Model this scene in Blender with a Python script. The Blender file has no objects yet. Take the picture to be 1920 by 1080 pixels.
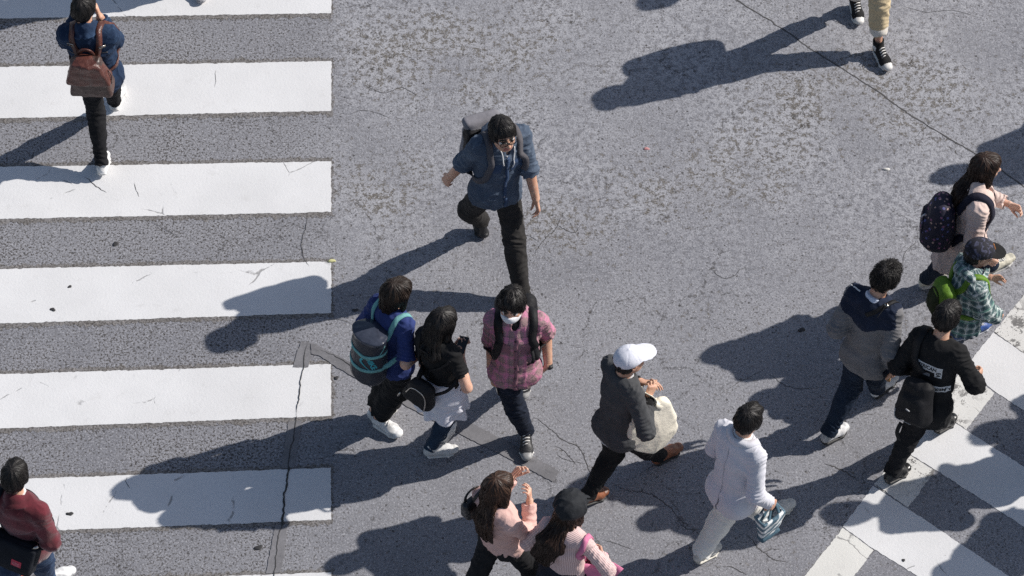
import bpy, math, random
import numpy as np
from mathutils import Vector, Matrix
from mathutils.bvhtree import BVHTree

random.seed(4)
SC = bpy.context.scene
COL = SC.collection
R = math.radians

# ---------------------------------------------------------------- camera
FPX, PITCH, SCALE = 8000.0, R(53.0), 263.0
DIST = FPX / SCALE
CAMLOC = np.array([0.0, -DIST * math.cos(PITCH), DIST * math.sin(PITCH)])
CF = np.array([0.0, math.cos(PITCH), -math.sin(PITCH)])
CU = np.array([0.0, math.sin(PITCH), math.cos(PITCH)])
CR = np.array([1.0, 0.0, 0.0])


def P(u, v, z=0.0):
    """place of a photograph point standing at height z"""
    d = CF * FPX + CR * (u - 960) + CU * (540 - v)
    return CAMLOC + d * ((z - CAMLOC[2]) / d[2])


cam = bpy.data.cameras.new('camera')
cam.sensor_width = 36.0
cam.lens = 36.0 * FPX / 1920
cam.clip_end = 3000
cam.clip_start = 0.5
camo = bpy.data.objects.new('camera', cam)
COL.objects.link(camo)
camo.location = CAMLOC
camo.rotation_euler = (math.pi / 2 - PITCH, 0, 0)
SC.camera = camo

# ---------------------------------------------------------------- light
SUN_EL, SUN_AZ = R(38.0), math.atan2(0.30, 0.953)     # azimuth measured from +x
sv = Vector((math.cos(SUN_AZ) * math.cos(SUN_EL), math.sin(SUN_AZ) * math.cos(SUN_EL), math.sin(SUN_EL)))
sl = bpy.data.lights.new('sun', 'SUN')
sl.energy, sl.angle, sl.color = 5.0, R(0.53), (1.0, 0.95, 0.89)
so = bpy.data.objects.new('sun', sl)
COL.objects.link(so)
so.rotation_euler = sv.to_track_quat('Z', 'Y').to_euler()
w = bpy.data.worlds.new('World')
SC.world = w
w.use_nodes = True
nt = w.node_tree
sky = nt.nodes.new('ShaderNodeTexSky')
sky.sky_type = 'NISHITA'
sky.sun_disc = False
sky.sun_elevation = SUN_EL
sky.sun_rotation = math.pi / 2 - SUN_AZ
hsv = nt.nodes.new('ShaderNodeHueSaturation')
hsv.inputs['Saturation'].default_value = 0.92
nt.links.new(sky.outputs[0], hsv.inputs['Color'])
nt.links.new(hsv.outputs[0], nt.nodes['Background'].inputs[0])
nt.nodes['Background'].inputs[1].default_value = 0.09
SC.view_settings.view_transform = 'Standard'
SC.view_settings.look = 'None'
SC.view_settings.gamma = 1
SC.view_settings.exposure = 0.05
SC.cycles.max_bounces = 6
SC.cycles.use_denoising = False


# ---------------------------------------------------------------- materials
class NB:
    """small node builder"""

    def __init__(s, name):
        s.m = bpy.data.materials.new(name)
        s.m.use_nodes = True
        s.t = s.m.node_tree
        s.b = s.t.nodes['Principled BSDF']

    def n(s, typ, **kw):
        x = s.t.nodes.new('ShaderNode' + typ)
        for k, v in kw.items():
            if k[0] == '_':
                setattr(x, k[1:], v)
        return x

    def inp(s, node, key, val):
        if val is None:
            return
        if isinstance(val, bpy.types.NodeSocket):
            s.t.links.new(val, node.inputs[key])
        else:
            node.inputs[key].default_value = val

    def math(s, op, a, b=None, clamp=False):
        x = s.n('Math', _operation=op, _use_clamp=clamp)
        s.inp(x, 0, a)
        s.inp(x, 1, b)
        return x.outputs[0]

    def mix(s, f, a, b, blend='MIX'):
        x = s.n('Mix', _data_type='RGBA', _blend_type=blend)
        s.inp(x, 0, f)
        s.inp(x, 6, a if not isinstance(a, tuple) else (*a, 1))
        s.inp(x, 7, b if not isinstance(b, tuple) else (*b, 1))
        return x.outputs[2]

    def noise(s, vec, scale, detail=3, rough=0.5, dist=0.0):
        x = s.n('TexNoise')
        s.inp(x, 'Vector', vec)
        x.inputs['Scale'].default_value = scale
        x.inputs['Detail'].default_value = detail
        x.inputs['Roughness'].default_value = rough
        x.inputs['Distortion'].default_value = dist
        return x.outputs['Fac']

    def ramp(s, f, lo, hi, a=0.0, b=1.0):
        x = s.n('MapRange', _interpolation_type='SMOOTHSTEP')
        s.inp(x, 0, f)
        for i, v in zip((1, 2, 3, 4), (lo, hi, a, b)):
            s.inp(x, i, v)
        return x.outputs[0]

    def bump(s, h, strength, dist=0.01):
        x = s.n('Bump')
        x.inputs['Strength'].default_value = strength
        x.inputs['Distance'].default_value = dist
        s.inp(x, 'Height', h)
        s.t.links.new(x.outputs[0], s.b.inputs['Normal'])
        return x

    def coord(s, which='Object'):
        return s.n('TexCoord').outputs[which]

    def attr(s, name):
        return s.n('Attribute', _attribute_name=name).outputs['Vector']


def cloth(name, col, var=0.25, scale=14, rough=0.9, bump=0.35, fine=260, spec=0.25, col2=None, sheen=0.0, fs=0.35):
    """woven fabric: mottled colour, fine weave and small creases"""
    b = NB(name)
    co = b.coord()
    n1 = b.noise(co, scale, 5, 0.6)
    n2 = b.noise(co, fine, 2, 0.5)
    lo = tuple(c * (1 - var) for c in col)
    hi = tuple(min(1, c * (1 + var)) for c in (col2 or col))
    c = b.mix(b.ramp(n1, 0.3, 0.7), lo, hi)
    c = b.mix(b.math('MULTIPLY', b.ramp(n2, 0.35, 0.7), fs), c, tuple(x * 0.55 for x in col))
    b.inp(b.b, 'Base Color', c)
    b.b.inputs['Roughness'].default_value = rough
    b.b.inputs['Specular IOR Level'].default_value = spec
    if sheen:
        b.b.inputs['Sheen Weight'].default_value = sheen
    h = b.math('ADD', b.math('MULTIPLY', n1, 1.0), b.math('MULTIPLY', n2, 0.15))
    n3 = b.noise(co, 38, 3, 0.55, 0.6)
    h = b.math('ADD', h, b.math('MULTIPLY', n3, 0.35))
    b.bump(h, bump, 0.02)
    return b.m


def denim(name, col, fade):
    b = NB(name)
    co = b.coord()
    geo = b.n('NewGeometry').outputs['Pointiness']
    n1 = b.noise(co, 9, 5, 0.62)
    n2 = b.noise(co, 230, 2, 0.6)
    f = b.math('ADD', b.ramp(n1, 0.4, 0.75, 0, 0.55), b.ramp(geo, 0.51, 0.56, 0, 0.7), True)
    c = b.mix(f, col, fade)
    c = b.mix(b.ramp(n2, 0.4, 0.75, 0, 0.45), c, tuple(x * 0.45 for x in col))
    b.inp(b.b, 'Base Color', c)
    b.b.inputs['Roughness'].default_value = 0.88
    b.b.inputs['Specular IOR Level'].default_value = 0.2
    n3 = b.noise(co, 40, 3, 0.6, 0.8)
    b.bump(b.math('ADD', b.math('ADD', n1, b.math('MULTIPLY', n3, 0.45)), b.math('MULTIPLY', n2, 0.12)), 0.4, 0.02)
    return b.m


def leather(name, col, rough=0.42, bump=0.25):
    b = NB(name)
    co = b.coord()
    n1 = b.noise(co, 11, 5, 0.6)
    n2 = b.noise(co, 120, 4, 0.6)
    c = b.mix(b.ramp(n1, 0.3, 0.72), tuple(x * 0.62 for x in col), tuple(min(1, x * 1.35) for x in col))
    b.inp(b.b, 'Base Color', c)
    b.inp(b.b, 'Roughness', b.ramp(n1, 0.3, 0.7, rough - 0.08, rough + 0.14))
    b.bump(b.math('ADD', n1, b.math('MULTIPLY', n2, 0.25)), bump, 0.02)
    return b.m


def plain(name, col, rough=0.5, metal=0.0, spec=0.5):
    b = NB(name)
    co = b.coord()
    n1 = b.noise(co, 40, 4, 0.6)
    c = b.mix(b.ramp(n1, 0.3, 0.75), tuple(x * 0.8 for x in col), tuple(min(1, x * 1.08) for x in col))
    b.inp(b.b, 'Base Color', c)
    b.b.inputs['Roughness'].default_value = rough
    b.b.inputs['Metallic'].default_value = metal
    b.b.inputs['Specular IOR Level'].default_value = spec
    return b.m


def skin_mat(name, col):
    b = NB(name)
    co = b.coord()
    n1 = b.noise(co, 18, 4, 0.6)
    n2 = b.noise(co, 140, 3, 0.6)
    c = b.mix(b.ramp(n1, 0.32, 0.7), tuple(x * y for x, y in zip(col, (0.9, 0.78, 0.74))), tuple(min(1, x * 1.1) for x in col))
    b.inp(b.b, 'Base Color', c)
    b.b.inputs['Roughness'].default_value = 0.5
    b.b.inputs['Specular IOR Level'].default_value = 0.4
    b.b.inputs['Subsurface Weight'].default_value = 0.12
    b.b.inputs['Subsurface Radius'].default_value = (0.02, 0.008, 0.004)
    b.b.inputs['Subsurface Scale'].default_value = 0.4
    b.bump(n2, 0.15, 0.01)
    return b.m


def hair_mat(name, col, hi=None, rough=0.45):
    b = NB(name)
    at = b.attr('fab')
    mp = b.n('Mapping')
    b.inp(mp, 'Vector', at)
    mp.inputs['Scale'].default_value = (1.0, 0.12, 1.0)
    n1 = b.noise(mp.outputs[0], 190, 3, 0.6)
    n2 = b.noise(b.coord(), 16, 3, 0.5)
    hi = hi or tuple(min(1, x * 2.2 + 0.004) for x in col)
    c = b.mix(b.math('MULTIPLY', b.ramp(n1, 0.35, 0.75), b.ramp(n2, 0.25, 0.75, 0.35, 1.0)), col, hi)
    b.inp(b.b, 'Base Color', c)
    b.inp(b.b, 'Roughness', b.ramp(n1, 0.3, 0.7, rough - 0.07, rough + 0.16))
    b.b.inputs['Specular IOR Level'].default_value = 0.32
    b.bump(n1, 0.30, 0.006)
    return b.m


def plaid(name, base, stripes, rough=0.9, scale=1.0):
    """woven check that follows the cloth: stripes = [(period, width, phase, axis, colour, strength)]"""
    b = NB(name)
    at = b.attr('fab')
    sp = b.n('SeparateXYZ')
    b.inp(sp, 0, at)
    co = b.coord()
    wv = b.noise(co, 10, 3, 0.5)
    c = base
    n2 = b.noise(co, 260, 2, 0.5)
    for per, wid, ph, ax, col, st in stripes:
        x = b.math('ADD', sp.outputs[ax], b.math('MULTIPLY', wv, 0.008))
        x = b.math('FRACT', b.math('ADD', b.math('DIVIDE', x, per * scale), ph + 50))
        d = b.math('ABSOLUTE', b.math('SUBTRACT', x, 0.5))
        f = b.ramp(d, wid * 0.5 - 0.03, wid * 0.5 + 0.03, st, 0.0)
        c = b.mix(f, c, col)
    c = b.mix(b.ramp(n2, 0.4, 0.75, 0, 0.35), c, (0.05, 0.045, 0.05))
    b.inp(b.b, 'Base Color', c)
    b.b.inputs['Roughness'].default_value = rough
    b.b.inputs['Specular IOR Level'].default_value = 0.2
    n3 = b.noise(co, 36, 3, 0.6, 0.8)
    b.bump(b.math('ADD', b.noise(co, 13, 4, 0.6), b.math('MULTIPLY', n3, 0.4)), 0.4, 0.02)
    return b.m


# ---------------------------------------------------------------- vectors
def V(*a):
    return np.array(a, dtype=np.float64)


def nrm(v):
    v = np.asarray(v, dtype=np.float64)
    return v / max(1e-9, np.linalg.norm(v))


def yawv(deg):
    return V(math.cos(R(deg)), math.sin(R(deg)), 0)


def perp(v, n):
    """v made perpendicular to n"""
    n = nrm(n)
    return nrm(np.asarray(v) - n * np.dot(v, n))


UP = V(0, 0, 1)


# ---------------------------------------------------------------- implicit surfaces
def wob(X, f, seed, n=6):
    rg = np.random.RandomState(seed)
    d = rg.normal(size=(n, 3))
    d /= np.linalg.norm(d, axis=1)[:, None]
    d = d * f * rg.uniform(0.6, 1.5, n)[:, None]
    return np.sin(X @ d.T.astype(np.float32) + rg.uniform(0, 6.28, n).astype(np.float32)).mean(axis=1) * 1.6


def cap(a, b, ra, rb=None, k=0.02, side=(1, 0, 0), flat=(False, False), fold=None, mat=0, s0=0.0, op='u', uvr=None, grow=0.0):
    """tapered limb from a to b; radii are numbers or (side, front) pairs"""
    ra = ra if isinstance(ra, tuple) else (ra, ra)
    rb = ra if rb is None else (rb if isinstance(rb, tuple) else (rb, rb))
    ra = tuple(x + grow for x in ra)
    rb = tuple(x + grow for x in rb)
    a, b = np.asarray(a, float), np.asarray(b, float)
    if np.linalg.norm(b - a) < 1e-5:
        b = b + V(0, 0, 1e-4)
    n = nrm(b - a)
    sd = np.asarray(side, float)
    if abs(np.dot(nrm(sd), n)) > 0.97:
        sd = V(0.3, 1, 0.2)
    sd = perp(sd, n)
    return dict(t='cap', a=a, b=b, ra=ra, rb=rb, n=n, sd=sd, fr=np.cross(n, sd), k=k, flat=flat, fold=fold, mat=mat, s0=s0, op=op, uvr=uvr)


def ell(c, r, ax=None, k=0.02, mat=0, op='u'):
    """ellipsoid; ax = 3 axes as rows"""
    return dict(t='ell', c=np.asarray(c, float), r=np.asarray(r, float), ax=np.eye(3) if ax is None else np.asarray(ax, float), k=k, mat=mat, op=op)


def box(c, half, ax, rnd=0.02, k=0.01, taper=(0, 0), bulge=0.0, mat=0, op='u'):
    """rounded box; taper = change of the first two half sizes per unit of the third axis"""
    return dict(t='box', c=np.asarray(c, float), h=np.asarray(half, float), ax=np.asarray(ax, float), rnd=rnd, k=k, taper=taper, bulge=bulge, mat=mat, op=op)


def cut(o, n, wave=0.0, seed=1, k=0.004):
    """take away everything on the n side of the plane through o"""
    return dict(t='cut', o=np.asarray(o, float), n=nrm(n), wave=wave, seed=seed, op='cut', k=k)


def pbox(p, h):
    if p['t'] == 'cap':
        r = max(*p['ra'], *p['rb']) + (p['fold'][0] * 2 if p['fold'] else 0)
        lo, hi = np.minimum(p['a'], p['b']) - r, np.maximum(p['a'], p['b']) + r
    elif p['t'] == 'ell':
        e = np.sqrt(((p['ax'] * p['r'][:, None]) ** 2).sum(axis=0))
        lo, hi = p['c'] - e, p['c'] + e
    else:
        hh = p['h'] * 1.0
        hh[0] += abs(p['taper'][0]) * p['h'][2] + p['bulge']
        hh[1] += abs(p['taper'][1]) * p['h'][2] + p['bulge']
        e = (np.abs(p['ax']) * hh[:, None]).sum(axis=0)
        lo, hi = p['c'] - e, p['c'] + e
    m = p['k'] + 3 * h + 0.006
    return lo - m, hi + m


def peval(p, X, want=False):
    if p['t'] == 'cap':
        rel = X - p['a'].astype(np.float32)
        L = float(np.linalg.norm(p['b'] - p['a']))
        s = rel @ p['n'].astype(np.float32)
        t = np.clip(s / L, 0, 1)
        e = s - t * L
        ds = rel @ p['sd'].astype(np.float32)
        df = rel @ p['fr'].astype(np.float32)
        rs = p['ra'][0] + (p['rb'][0] - p['ra'][0]) * t
        rf = p['ra'][1] + (p['rb'][1] - p['ra'][1]) * t
        mn = np.minimum(rs, rf)
        q2 = (ds / rs) ** 2 + (df / rf) ** 2
        ee = e.copy()
        if p['flat'][0]:
            ee[s < 0] = 0
        if p['flat'][1]:
            ee[s > L] = 0
        d = (np.sqrt(q2 + (ee / mn) ** 2) - 1) * mn
        if p['flat'][0]:
            d = np.maximum(d, -s)
        if p['flat'][1]:
            d = np.maximum(d, s - L)
        th = None
        if p['fold'] is not None or want:
            th = np.arctan2(df, ds)
        if p['fold'] is not None:
            f = p['fold']
            amp, lam, ph, kind = f[0], f[1], f[2], f[3]
            if kind == 'r':        # creases round the limb, stronger towards the joints
                wt = 0.35 + 0.65 * (np.abs(2 * t - 1) ** 2)
                g = np.sin(6.283 * s / lam + ph + 1.6 * np.sin(th + ph) + 1.3 * np.sin(2 * th + 2.1 * ph + s * 9) + 1.5 * np.sin(s * 23 + ph))
                d = d + amp * wt * (np.abs(g) - 0.78) * 1.4
            else:                  # folds along the limb, growing towards b
                g = np.sin(lam * th + ph + 1.2 * np.sin(2 * th + ph) + 3.0 * t)
                d = d + amp * (0.25 + 0.75 * t) * g
        if want:
            r = p['uvr'] or (p['ra'][0] + p['rb'][0]) * 0.5
            return d, th * r, s + p['s0']
        return d
    if p['t'] == 'ell':
        q = (X - p['c'].astype(np.float32)) @ p['ax'].T.astype(np.float32)
        d = (np.linalg.norm(q / p['r'].astype(np.float32), axis=1) - 1) * float(p['r'].min())
        if want:
            return d, np.arctan2(q[:, 1], q[:, 0]) * 0.09, q[:, 2]
        return d
    q = (X - p['c'].astype(np.float32)) @ p['ax'].T.astype(np.float32)
    h = p['h']
    z = np.clip(q[:, 2], -h[2], h[2])
    bl = p['bulge'] * (1 - (z / h[2]) ** 2) if p['bulge'] else 0.0
    hx = h[0] + p['taper'][0] * z
    hy = h[1] + p['taper'][1] * z + bl * (1 - np.clip(q[:, 0] / h[0], -1, 1) ** 2)
    r = p['rnd']
    dx, dy, dz = np.abs(q[:, 0]) - hx + r, np.abs(q[:, 1]) - hy + r, np.abs(q[:, 2]) - h[2] + r
    d = np.sqrt(np.maximum(dx, 0) ** 2 + np.maximum(dy, 0) ** 2 + np.maximum(dz, 0) ** 2) + np.minimum(np.maximum(dx, np.maximum(dy, dz)), 0) - r
    if want:
        return d, q[:, 0], q[:, 2]
    return d


def surfnet(A, lo, h):
    S = (A < 0)
    nx, ny, nz = A.shape
    c = np.zeros((nx - 1, ny - 1, nz - 1), np.int8)
    for i in (0, 1):
        for j in (0, 1):
            for k in (0, 1):
                c += S[i:nx - 1 + i, j:ny - 1 + j, k:nz - 1 + k]
    act = (c > 0) & (c < 8)
    ii = np.argwhere(act)
    if len(ii) == 0:
        return np.zeros((0, 3)), np.zeros((0, 4), int)
    idx = np.full(act.shape, -1, np.int32)
    idx[act] = np.arange(len(ii))
    vals = {}
    for i in (0, 1):
        for j in (0, 1):
            for k in (0, 1):
                vals[(i, j, k)] = A[ii[:, 0] + i, ii[:, 1] + j, ii[:, 2] + k]
    acc = np.zeros((len(ii), 3))
    cnt = np.zeros(len(ii))
    for ax in range(3):
        o = [x for x in range(3) if x != ax]
        for p in (0, 1):
            for q in (0, 1):
                c0 = [0, 0, 0]
                c0[o[0]], c0[o[1]] = p, q
                c1 = list(c0)
                c1[ax] = 1
                v0, v1 = vals[tuple(c0)], vals[tuple(c1)]
                m = (v0 < 0) != (v1 < 0)
                t = np.where(m, v0 / np.where(m, v0 - v1, 1), 0)
                pt = np.tile(np.array(c0, float), (len(ii), 1))
                pt[:, ax] = t
                acc += pt * m[:, None]
                cnt += m
    verts = (ii + acc / cnt[:, None]) * h + lo
    F = []
    for ax in range(3):
        o = [(ax + 1) % 3, (ax + 2) % 3]
        sl0, sl1 = [slice(None)] * 3, [slice(None)] * 3
        sl0[ax], sl1[ax] = slice(0, -1), slice(1, None)
        e = S[tuple(sl0)] != S[tuple(sl1)]
        pos = np.argwhere(e)
        ok = (pos[:, o[0]] > 0) & (pos[:, o[1]] > 0) & (pos[:, o[0]] < A.shape[o[0]] - 1) & (pos[:, o[1]] < A.shape[o[1]] - 1)
        pos = pos[ok]
        ins = S[pos[:, 0], pos[:, 1], pos[:, 2]]
        q = []
        for da, db in ((-1, -1), (0, -1), (0, 0), (-1, 0)):
            cc = pos.copy()
            cc[:, o[0]] += da
            cc[:, o[1]] += db
            q.append(idx[cc[:, 0], cc[:, 1], cc[:, 2]])
        q = np.stack(q, axis=1)
        q[~ins] = q[~ins][:, ::-1]
        F.append(q)
    F = np.concatenate(F)
    return verts, F[(F >= 0).all(axis=1)]


def sdf_mesh(prims, h=0.006, wrinkle=None, smooth=1, extra=None):
    """wrinkle = (amplitude, frequency, seed). Returns verts, faces, fabric coords, material index"""
    us = [p for p in prims if p['op'] == 'u']
    bb = [pbox(p, h) for p in us]
    lo = np.min([x[0] for x in bb], axis=0)
    hi = np.max([x[1] for x in bb], axis=0)
    n = np.ceil((hi - lo) / h).astype(int) + 1
    A = np.full(tuple(n), 0.06, np.float32)
    g = [(lo[i] + np.arange(n[i]) * h).astype(np.float32) for i in range(3)]

    def region(l, u):
        i0 = np.clip(np.floor((l - lo) / h).astype(int), 0, n - 1)
        i1 = np.clip(np.ceil((u - lo) / h).astype(int) + 1, 1, n)
        sl_ = tuple(slice(a_, b_) for a_, b_ in zip(i0, i1))
        sh = tuple(i1 - i0)
        X = np.empty(sh + (3,), np.float32)
        X[..., 0] = g[0][sl_[0]][:, None, None]
        X[..., 1] = g[1][sl_[1]][None, :, None]
        X[..., 2] = g[2][sl_[2]][None, None, :]
        return sl_, sh, X.reshape(-1, 3)

    for p in prims:
        if p['op'] == 'cut':
            m = np.argwhere(A < 0.05)
            X = (lo + m * h).astype(np.float32)
            d = (X - p['o'].astype(np.float32)) @ p['n'].astype(np.float32)
            if p['wave']:
                d = d + p['wave'] * wob(X, 22, p['seed'])
            cur = A[m[:, 0], m[:, 1], m[:, 2]]
            A[m[:, 0], m[:, 1], m[:, 2]] = np.maximum(cur, d)
            continue
        sl_, sh, X = region(*pbox(p, h))
        if 0 in sh:
            continue
        d = peval(p, X).reshape(sh)
        cur = A[sl_]
        k = max(p['k'], 1e-4)
        if p['op'] == 'u':
            hh = np.maximum(k - np.abs(cur - d), 0) / k
            A[sl_] = np.minimum(cur, d) - hh * hh * k * 0.25
        elif p['op'] == 's':
            d = -d
            hh = np.maximum(k - np.abs(cur - d), 0) / k
            A[sl_] = np.maximum(cur, d) + hh * hh * k * 0.25
    if wrinkle:
        m = np.argwhere(np.abs(A) < 0.025)
        X = (lo + m * h).astype(np.float32)
        amp, fr, seed = wrinkle
        fr = fr * 3.4
        a1 = wob(X, fr, seed)
        g1 = np.abs(np.sin(1.6 * a1 + 2.2 * wob(X, fr * 0.55, seed + 1)))
        g2 = wob(X, fr * 2.3, seed + 2)
        A[m[:, 0], m[:, 1], m[:, 2]] += (amp * ((g1 - 0.78) * 1.25 + 0.3 * g2)).astype(np.float32)
    if extra:
        m = np.argwhere(np.abs(A) < 0.03)
        X = (lo + m * h).astype(np.float32)
        A[m[:, 0], m[:, 1], m[:, 2]] += extra(X).astype(np.float32)
    A[0], A[-1] = 0.06, 0.06
    A[:, 0], A[:, -1] = 0.06, 0.06
    A[:, :, 0], A[:, :, -1] = 0.06, 0.06
    v, f = surfnet(A, lo, h)
    if smooth and len(v):
        for _ in range(smooth):
            acc = np.zeros_like(v)
            ct = np.zeros(len(v))
            for i in range(4):
                np.add.at(acc, f[:, i], v[f[:, (i + 1) % 4]])
                np.add.at(acc, f[:, i], v[f[:, (i + 3) % 4]])
                np.add.at(ct, f[:, i], 2)
            v = v * 0.55 + 0.45 * acc / np.maximum(ct, 1)[:, None]
    best = np.full(len(v), 9.0)
    fab = np.zeros((len(v), 3), np.float32)
    mi = np.zeros(len(v), np.int32)
    X = v.astype(np.float32)
    for p in us:
        l, u = pbox(p, h)
        m = np.nonzero(((X >= l) & (X <= u)).all(axis=1))[0]
        if len(m) == 0:
            continue
        d, a_, s_ = peval(p, X[m], True)
        z = d < best[m]
        mm = m[z]
        best[mm] = d[z]
        fab[mm, 0], fab[mm, 1] = a_[z], s_[z]
        mi[mm] = p['mat']
    return v, f, fab, mi


def make_obj(name, v, f, mats, fab=None, mi=None, parent=None, origin=None, smooth=True):
    """one mesh object; world coordinates in, stored round its origin"""
    o0 = np.zeros(3) if origin is None else np.asarray(origin, float)
    me = bpy.data.meshes.new(name)
    v = np.asarray(v, float) - o0
    if isinstance(f, np.ndarray):
        nf, w_ = f.shape
        me.vertices.add(len(v))
        me.vertices.foreach_set('co', v.astype(np.float32).ravel())
        me.loops.add(nf * w_)
        me.loops.foreach_set('vertex_index', f.astype(np.int32).ravel())
        me.polygons.add(nf)
        me.polygons.foreach_set('loop_start', (np.arange(nf) * w_).astype(np.int32))
        me.update(calc_edges=True)
    else:
        me.from_pydata([tuple(x) for x in v], [], f)
        nf = len(f)
    me.validate()
    mats = mats if isinstance(mats, (list, tuple)) else [mats]
    for m in mats:
        me.materials.append(m)
    if mi is not None and len(me.polygons) == nf:
        me.polygons.foreach_set('material_index', mi.astype(np.int32))
    if fab is not None and len(fab) == len(me.vertices):
        at = me.attributes.new('fab', 'FLOAT_VECTOR', 'POINT')
        at.data.foreach_set('vector', np.asarray(fab, np.float32).ravel())
    me.polygons.foreach_set('use_smooth', [smooth] * len(me.polygons))
    me.update()
    ob = bpy.data.objects.new(name, me)
    COL.objects.link(ob)
    if parent is not None:
        ob.parent = parent
    else:
        ob.location = o0
    return ob


def sdf_obj(name, prims, mats, h=0.006, wrinkle=None, smooth=1, parent=None, origin=None, extra=None, ret=False):
    v, f, fab, mi = sdf_mesh(prims, h, wrinkle, smooth, extra)
    fm = mi[f].max(axis=1) if len(f) else mi[:0]
    ob = make_obj(name, v, f, mats, fab, fm if isinstance(mats, (list, tuple)) and len(mats) > 1 else None, parent, origin)
    if ret:
        return ob, v, f
    return ob


def bvh_of(v, f):
    return BVHTree.FromPolygons([tuple(x) for x in v], [tuple(int(i) for i in q) for q in f])


def spline(pts, step=0.015):
    """Catmull-Rom through pts"""
    pts = [np.asarray(p, float) for p in pts]
    if len(pts) == 2:
        n = max(2, int(np.linalg.norm(pts[1] - pts[0]) / step))
        return [pts[0] + (pts[1] - pts[0]) * i / n for i in range(n + 1)]
    q = [2 * pts[0] - pts[1]] + pts + [2 * pts[-1] - pts[-2]]
    out = []
    for i in range(1, len(q) - 2):
        n = max(1, int(np.linalg.norm(q[i + 1] - q[i]) / step))
        for j in range(n):
            t = j / n
            out.append(0.5 * ((2 * q[i]) + (-q[i - 1] + q[i + 1]) * t + (2 * q[i - 1] - 5 * q[i] + 4 * q[i + 1] - q[i + 2]) * t * t + (-q[i - 1] + 3 * q[i] - 3 * q[i + 1] + q[i + 2]) * t ** 3))
    out.append(q[-2])
    return out


def ribbon(pts, width, thick, bvh=None, off=0.004, hint=(0, 0, 1), reach=0.09, step=0.015, w_end=None):
    """flat strap along pts; lies on the surface of bvh where that is near"""
    pts = spline(pts, step)
    nn = []
    for i, p in enumerate(pts):
        n_ = nrm(hint)
        if bvh is not None:
            loc, no, ix, ds = bvh.find_nearest(Vector(p))
            if loc is not None and ds < reach:
                no = np.array(no)
                pts[i] = np.array(loc) + no * off
                n_ = no
        nn.append(n_)
    for _ in range(3):
        pts = [pts[0]] + [0.25 * pts[i - 1] + 0.5 * pts[i] + 0.25 * pts[i + 1] for i in range(1, len(pts) - 1)] + [pts[-1]]
        nn = [nn[0]] + [nrm(nn[i - 1] + nn[i] * 2 + nn[i + 1]) for i in range(1, len(nn) - 1)] + [nn[-1]]
    v, f = [], []
    N = len(pts)
    for i in range(N):
        t = nrm(pts[min(i + 1, N - 1)] - pts[max(i - 1, 0)])
        n_ = perp(nn[i], t)
        s = np.cross(t, n_)
        w_ = width * 0.5 if w_end is None else (width + (w_end - width) * i / (N - 1)) * 0.5
        v += [pts[i] - s * w_, pts[i] + s * w_, pts[i] + s * w_ + n_ * thick, pts[i] - s * w_ + n_ * thick]
    for i in range(N - 1):
        a, b = i * 4, i * 4 + 4
        for j in range(4):
            f.append((a + j, a + (j + 1) % 4, b + (j + 1) % 4, b + j))
    f += [(3, 2, 1, 0), (N * 4 - 4, N * 4 - 3, N * 4 - 2, N * 4 - 1)]
    return v, f


def tube(pts, r, sides=8, r_end=None):
    v, f = [], []
    N = len(pts)
    ref = V(0.31, 0.2, 0.93)
    for i in range(N):
        t = nrm(np.asarray(pts[min(i + 1, N - 1)]) - np.asarray(pts[max(i - 1, 0)]))
        a = perp(ref, t)
        b = np.cross(t, a)
        rr = r if r_end is None else r + (r_end - r) * i / (N - 1)
        for j in range(sides):
            an = 6.2832 * j / sides
            v.append(np.asarray(pts[i]) + (a * math.cos(an) + b * math.sin(an)) * rr)
    for i in range(N - 1):
        for j in range(sides):
            f.append((i * sides + j, i * sides + (j + 1) % sides, (i + 1) * sides + (j + 1) % sides, (i + 1) * sides + j))
    f.append(tuple(range(sides))[::-1])
    f.append(tuple((N - 1) * sides + j for j in range(sides)))
    return v, f


def join(parts):
    v, f = [], []
    for pv, pf in parts:
        o = len(v)
        v += list(pv)
        f += [tuple(i + o for i in q) for q in pf]
    return v, f


def tag(o, label=None, cat=None, group=None, kind=None):
    for k, x in (('label', label), ('category', cat), ('group', group), ('kind', kind)):
        if x:
            o[k] = x
    return o
# ---------------------------------------------------------------- people
WARN = []


def ik(a, c, l1, l2, hint):
    """middle joint of a two-bone limb bending towards hint"""
    d = c - a
    D = np.linalg.norm(d)
    if D > (l1 + l2) * 0.998:
        return a + d * l1 / (l1 + l2), D / (l1 + l2)
    x = (l1 * l1 - l2 * l2 + D * D) / (2 * D)
    h_ = math.sqrt(max(0, l1 * l1 - x * x))
    n = d / D
    return a + n * x + perp(hint, n) * h_, D / (l1 + l2)


SKIN = skin_mat('skin', (0.56, 0.345, 0.245))
SKIN_W = skin_mat('skin_fair', (0.62, 0.40, 0.30))
LIP = plain('lip', (0.36, 0.12, 0.10), 0.45)
EYEW = plain('eye_white', (0.75, 0.72, 0.7), 0.25)
IRIS = plain('iris', (0.015, 0.01, 0.008), 0.2)
BROW = plain('brow', (0.02, 0.014, 0.012), 0.7)
NAIL = plain('nail', (0.6, 0.36, 0.29), 0.35)


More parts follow.
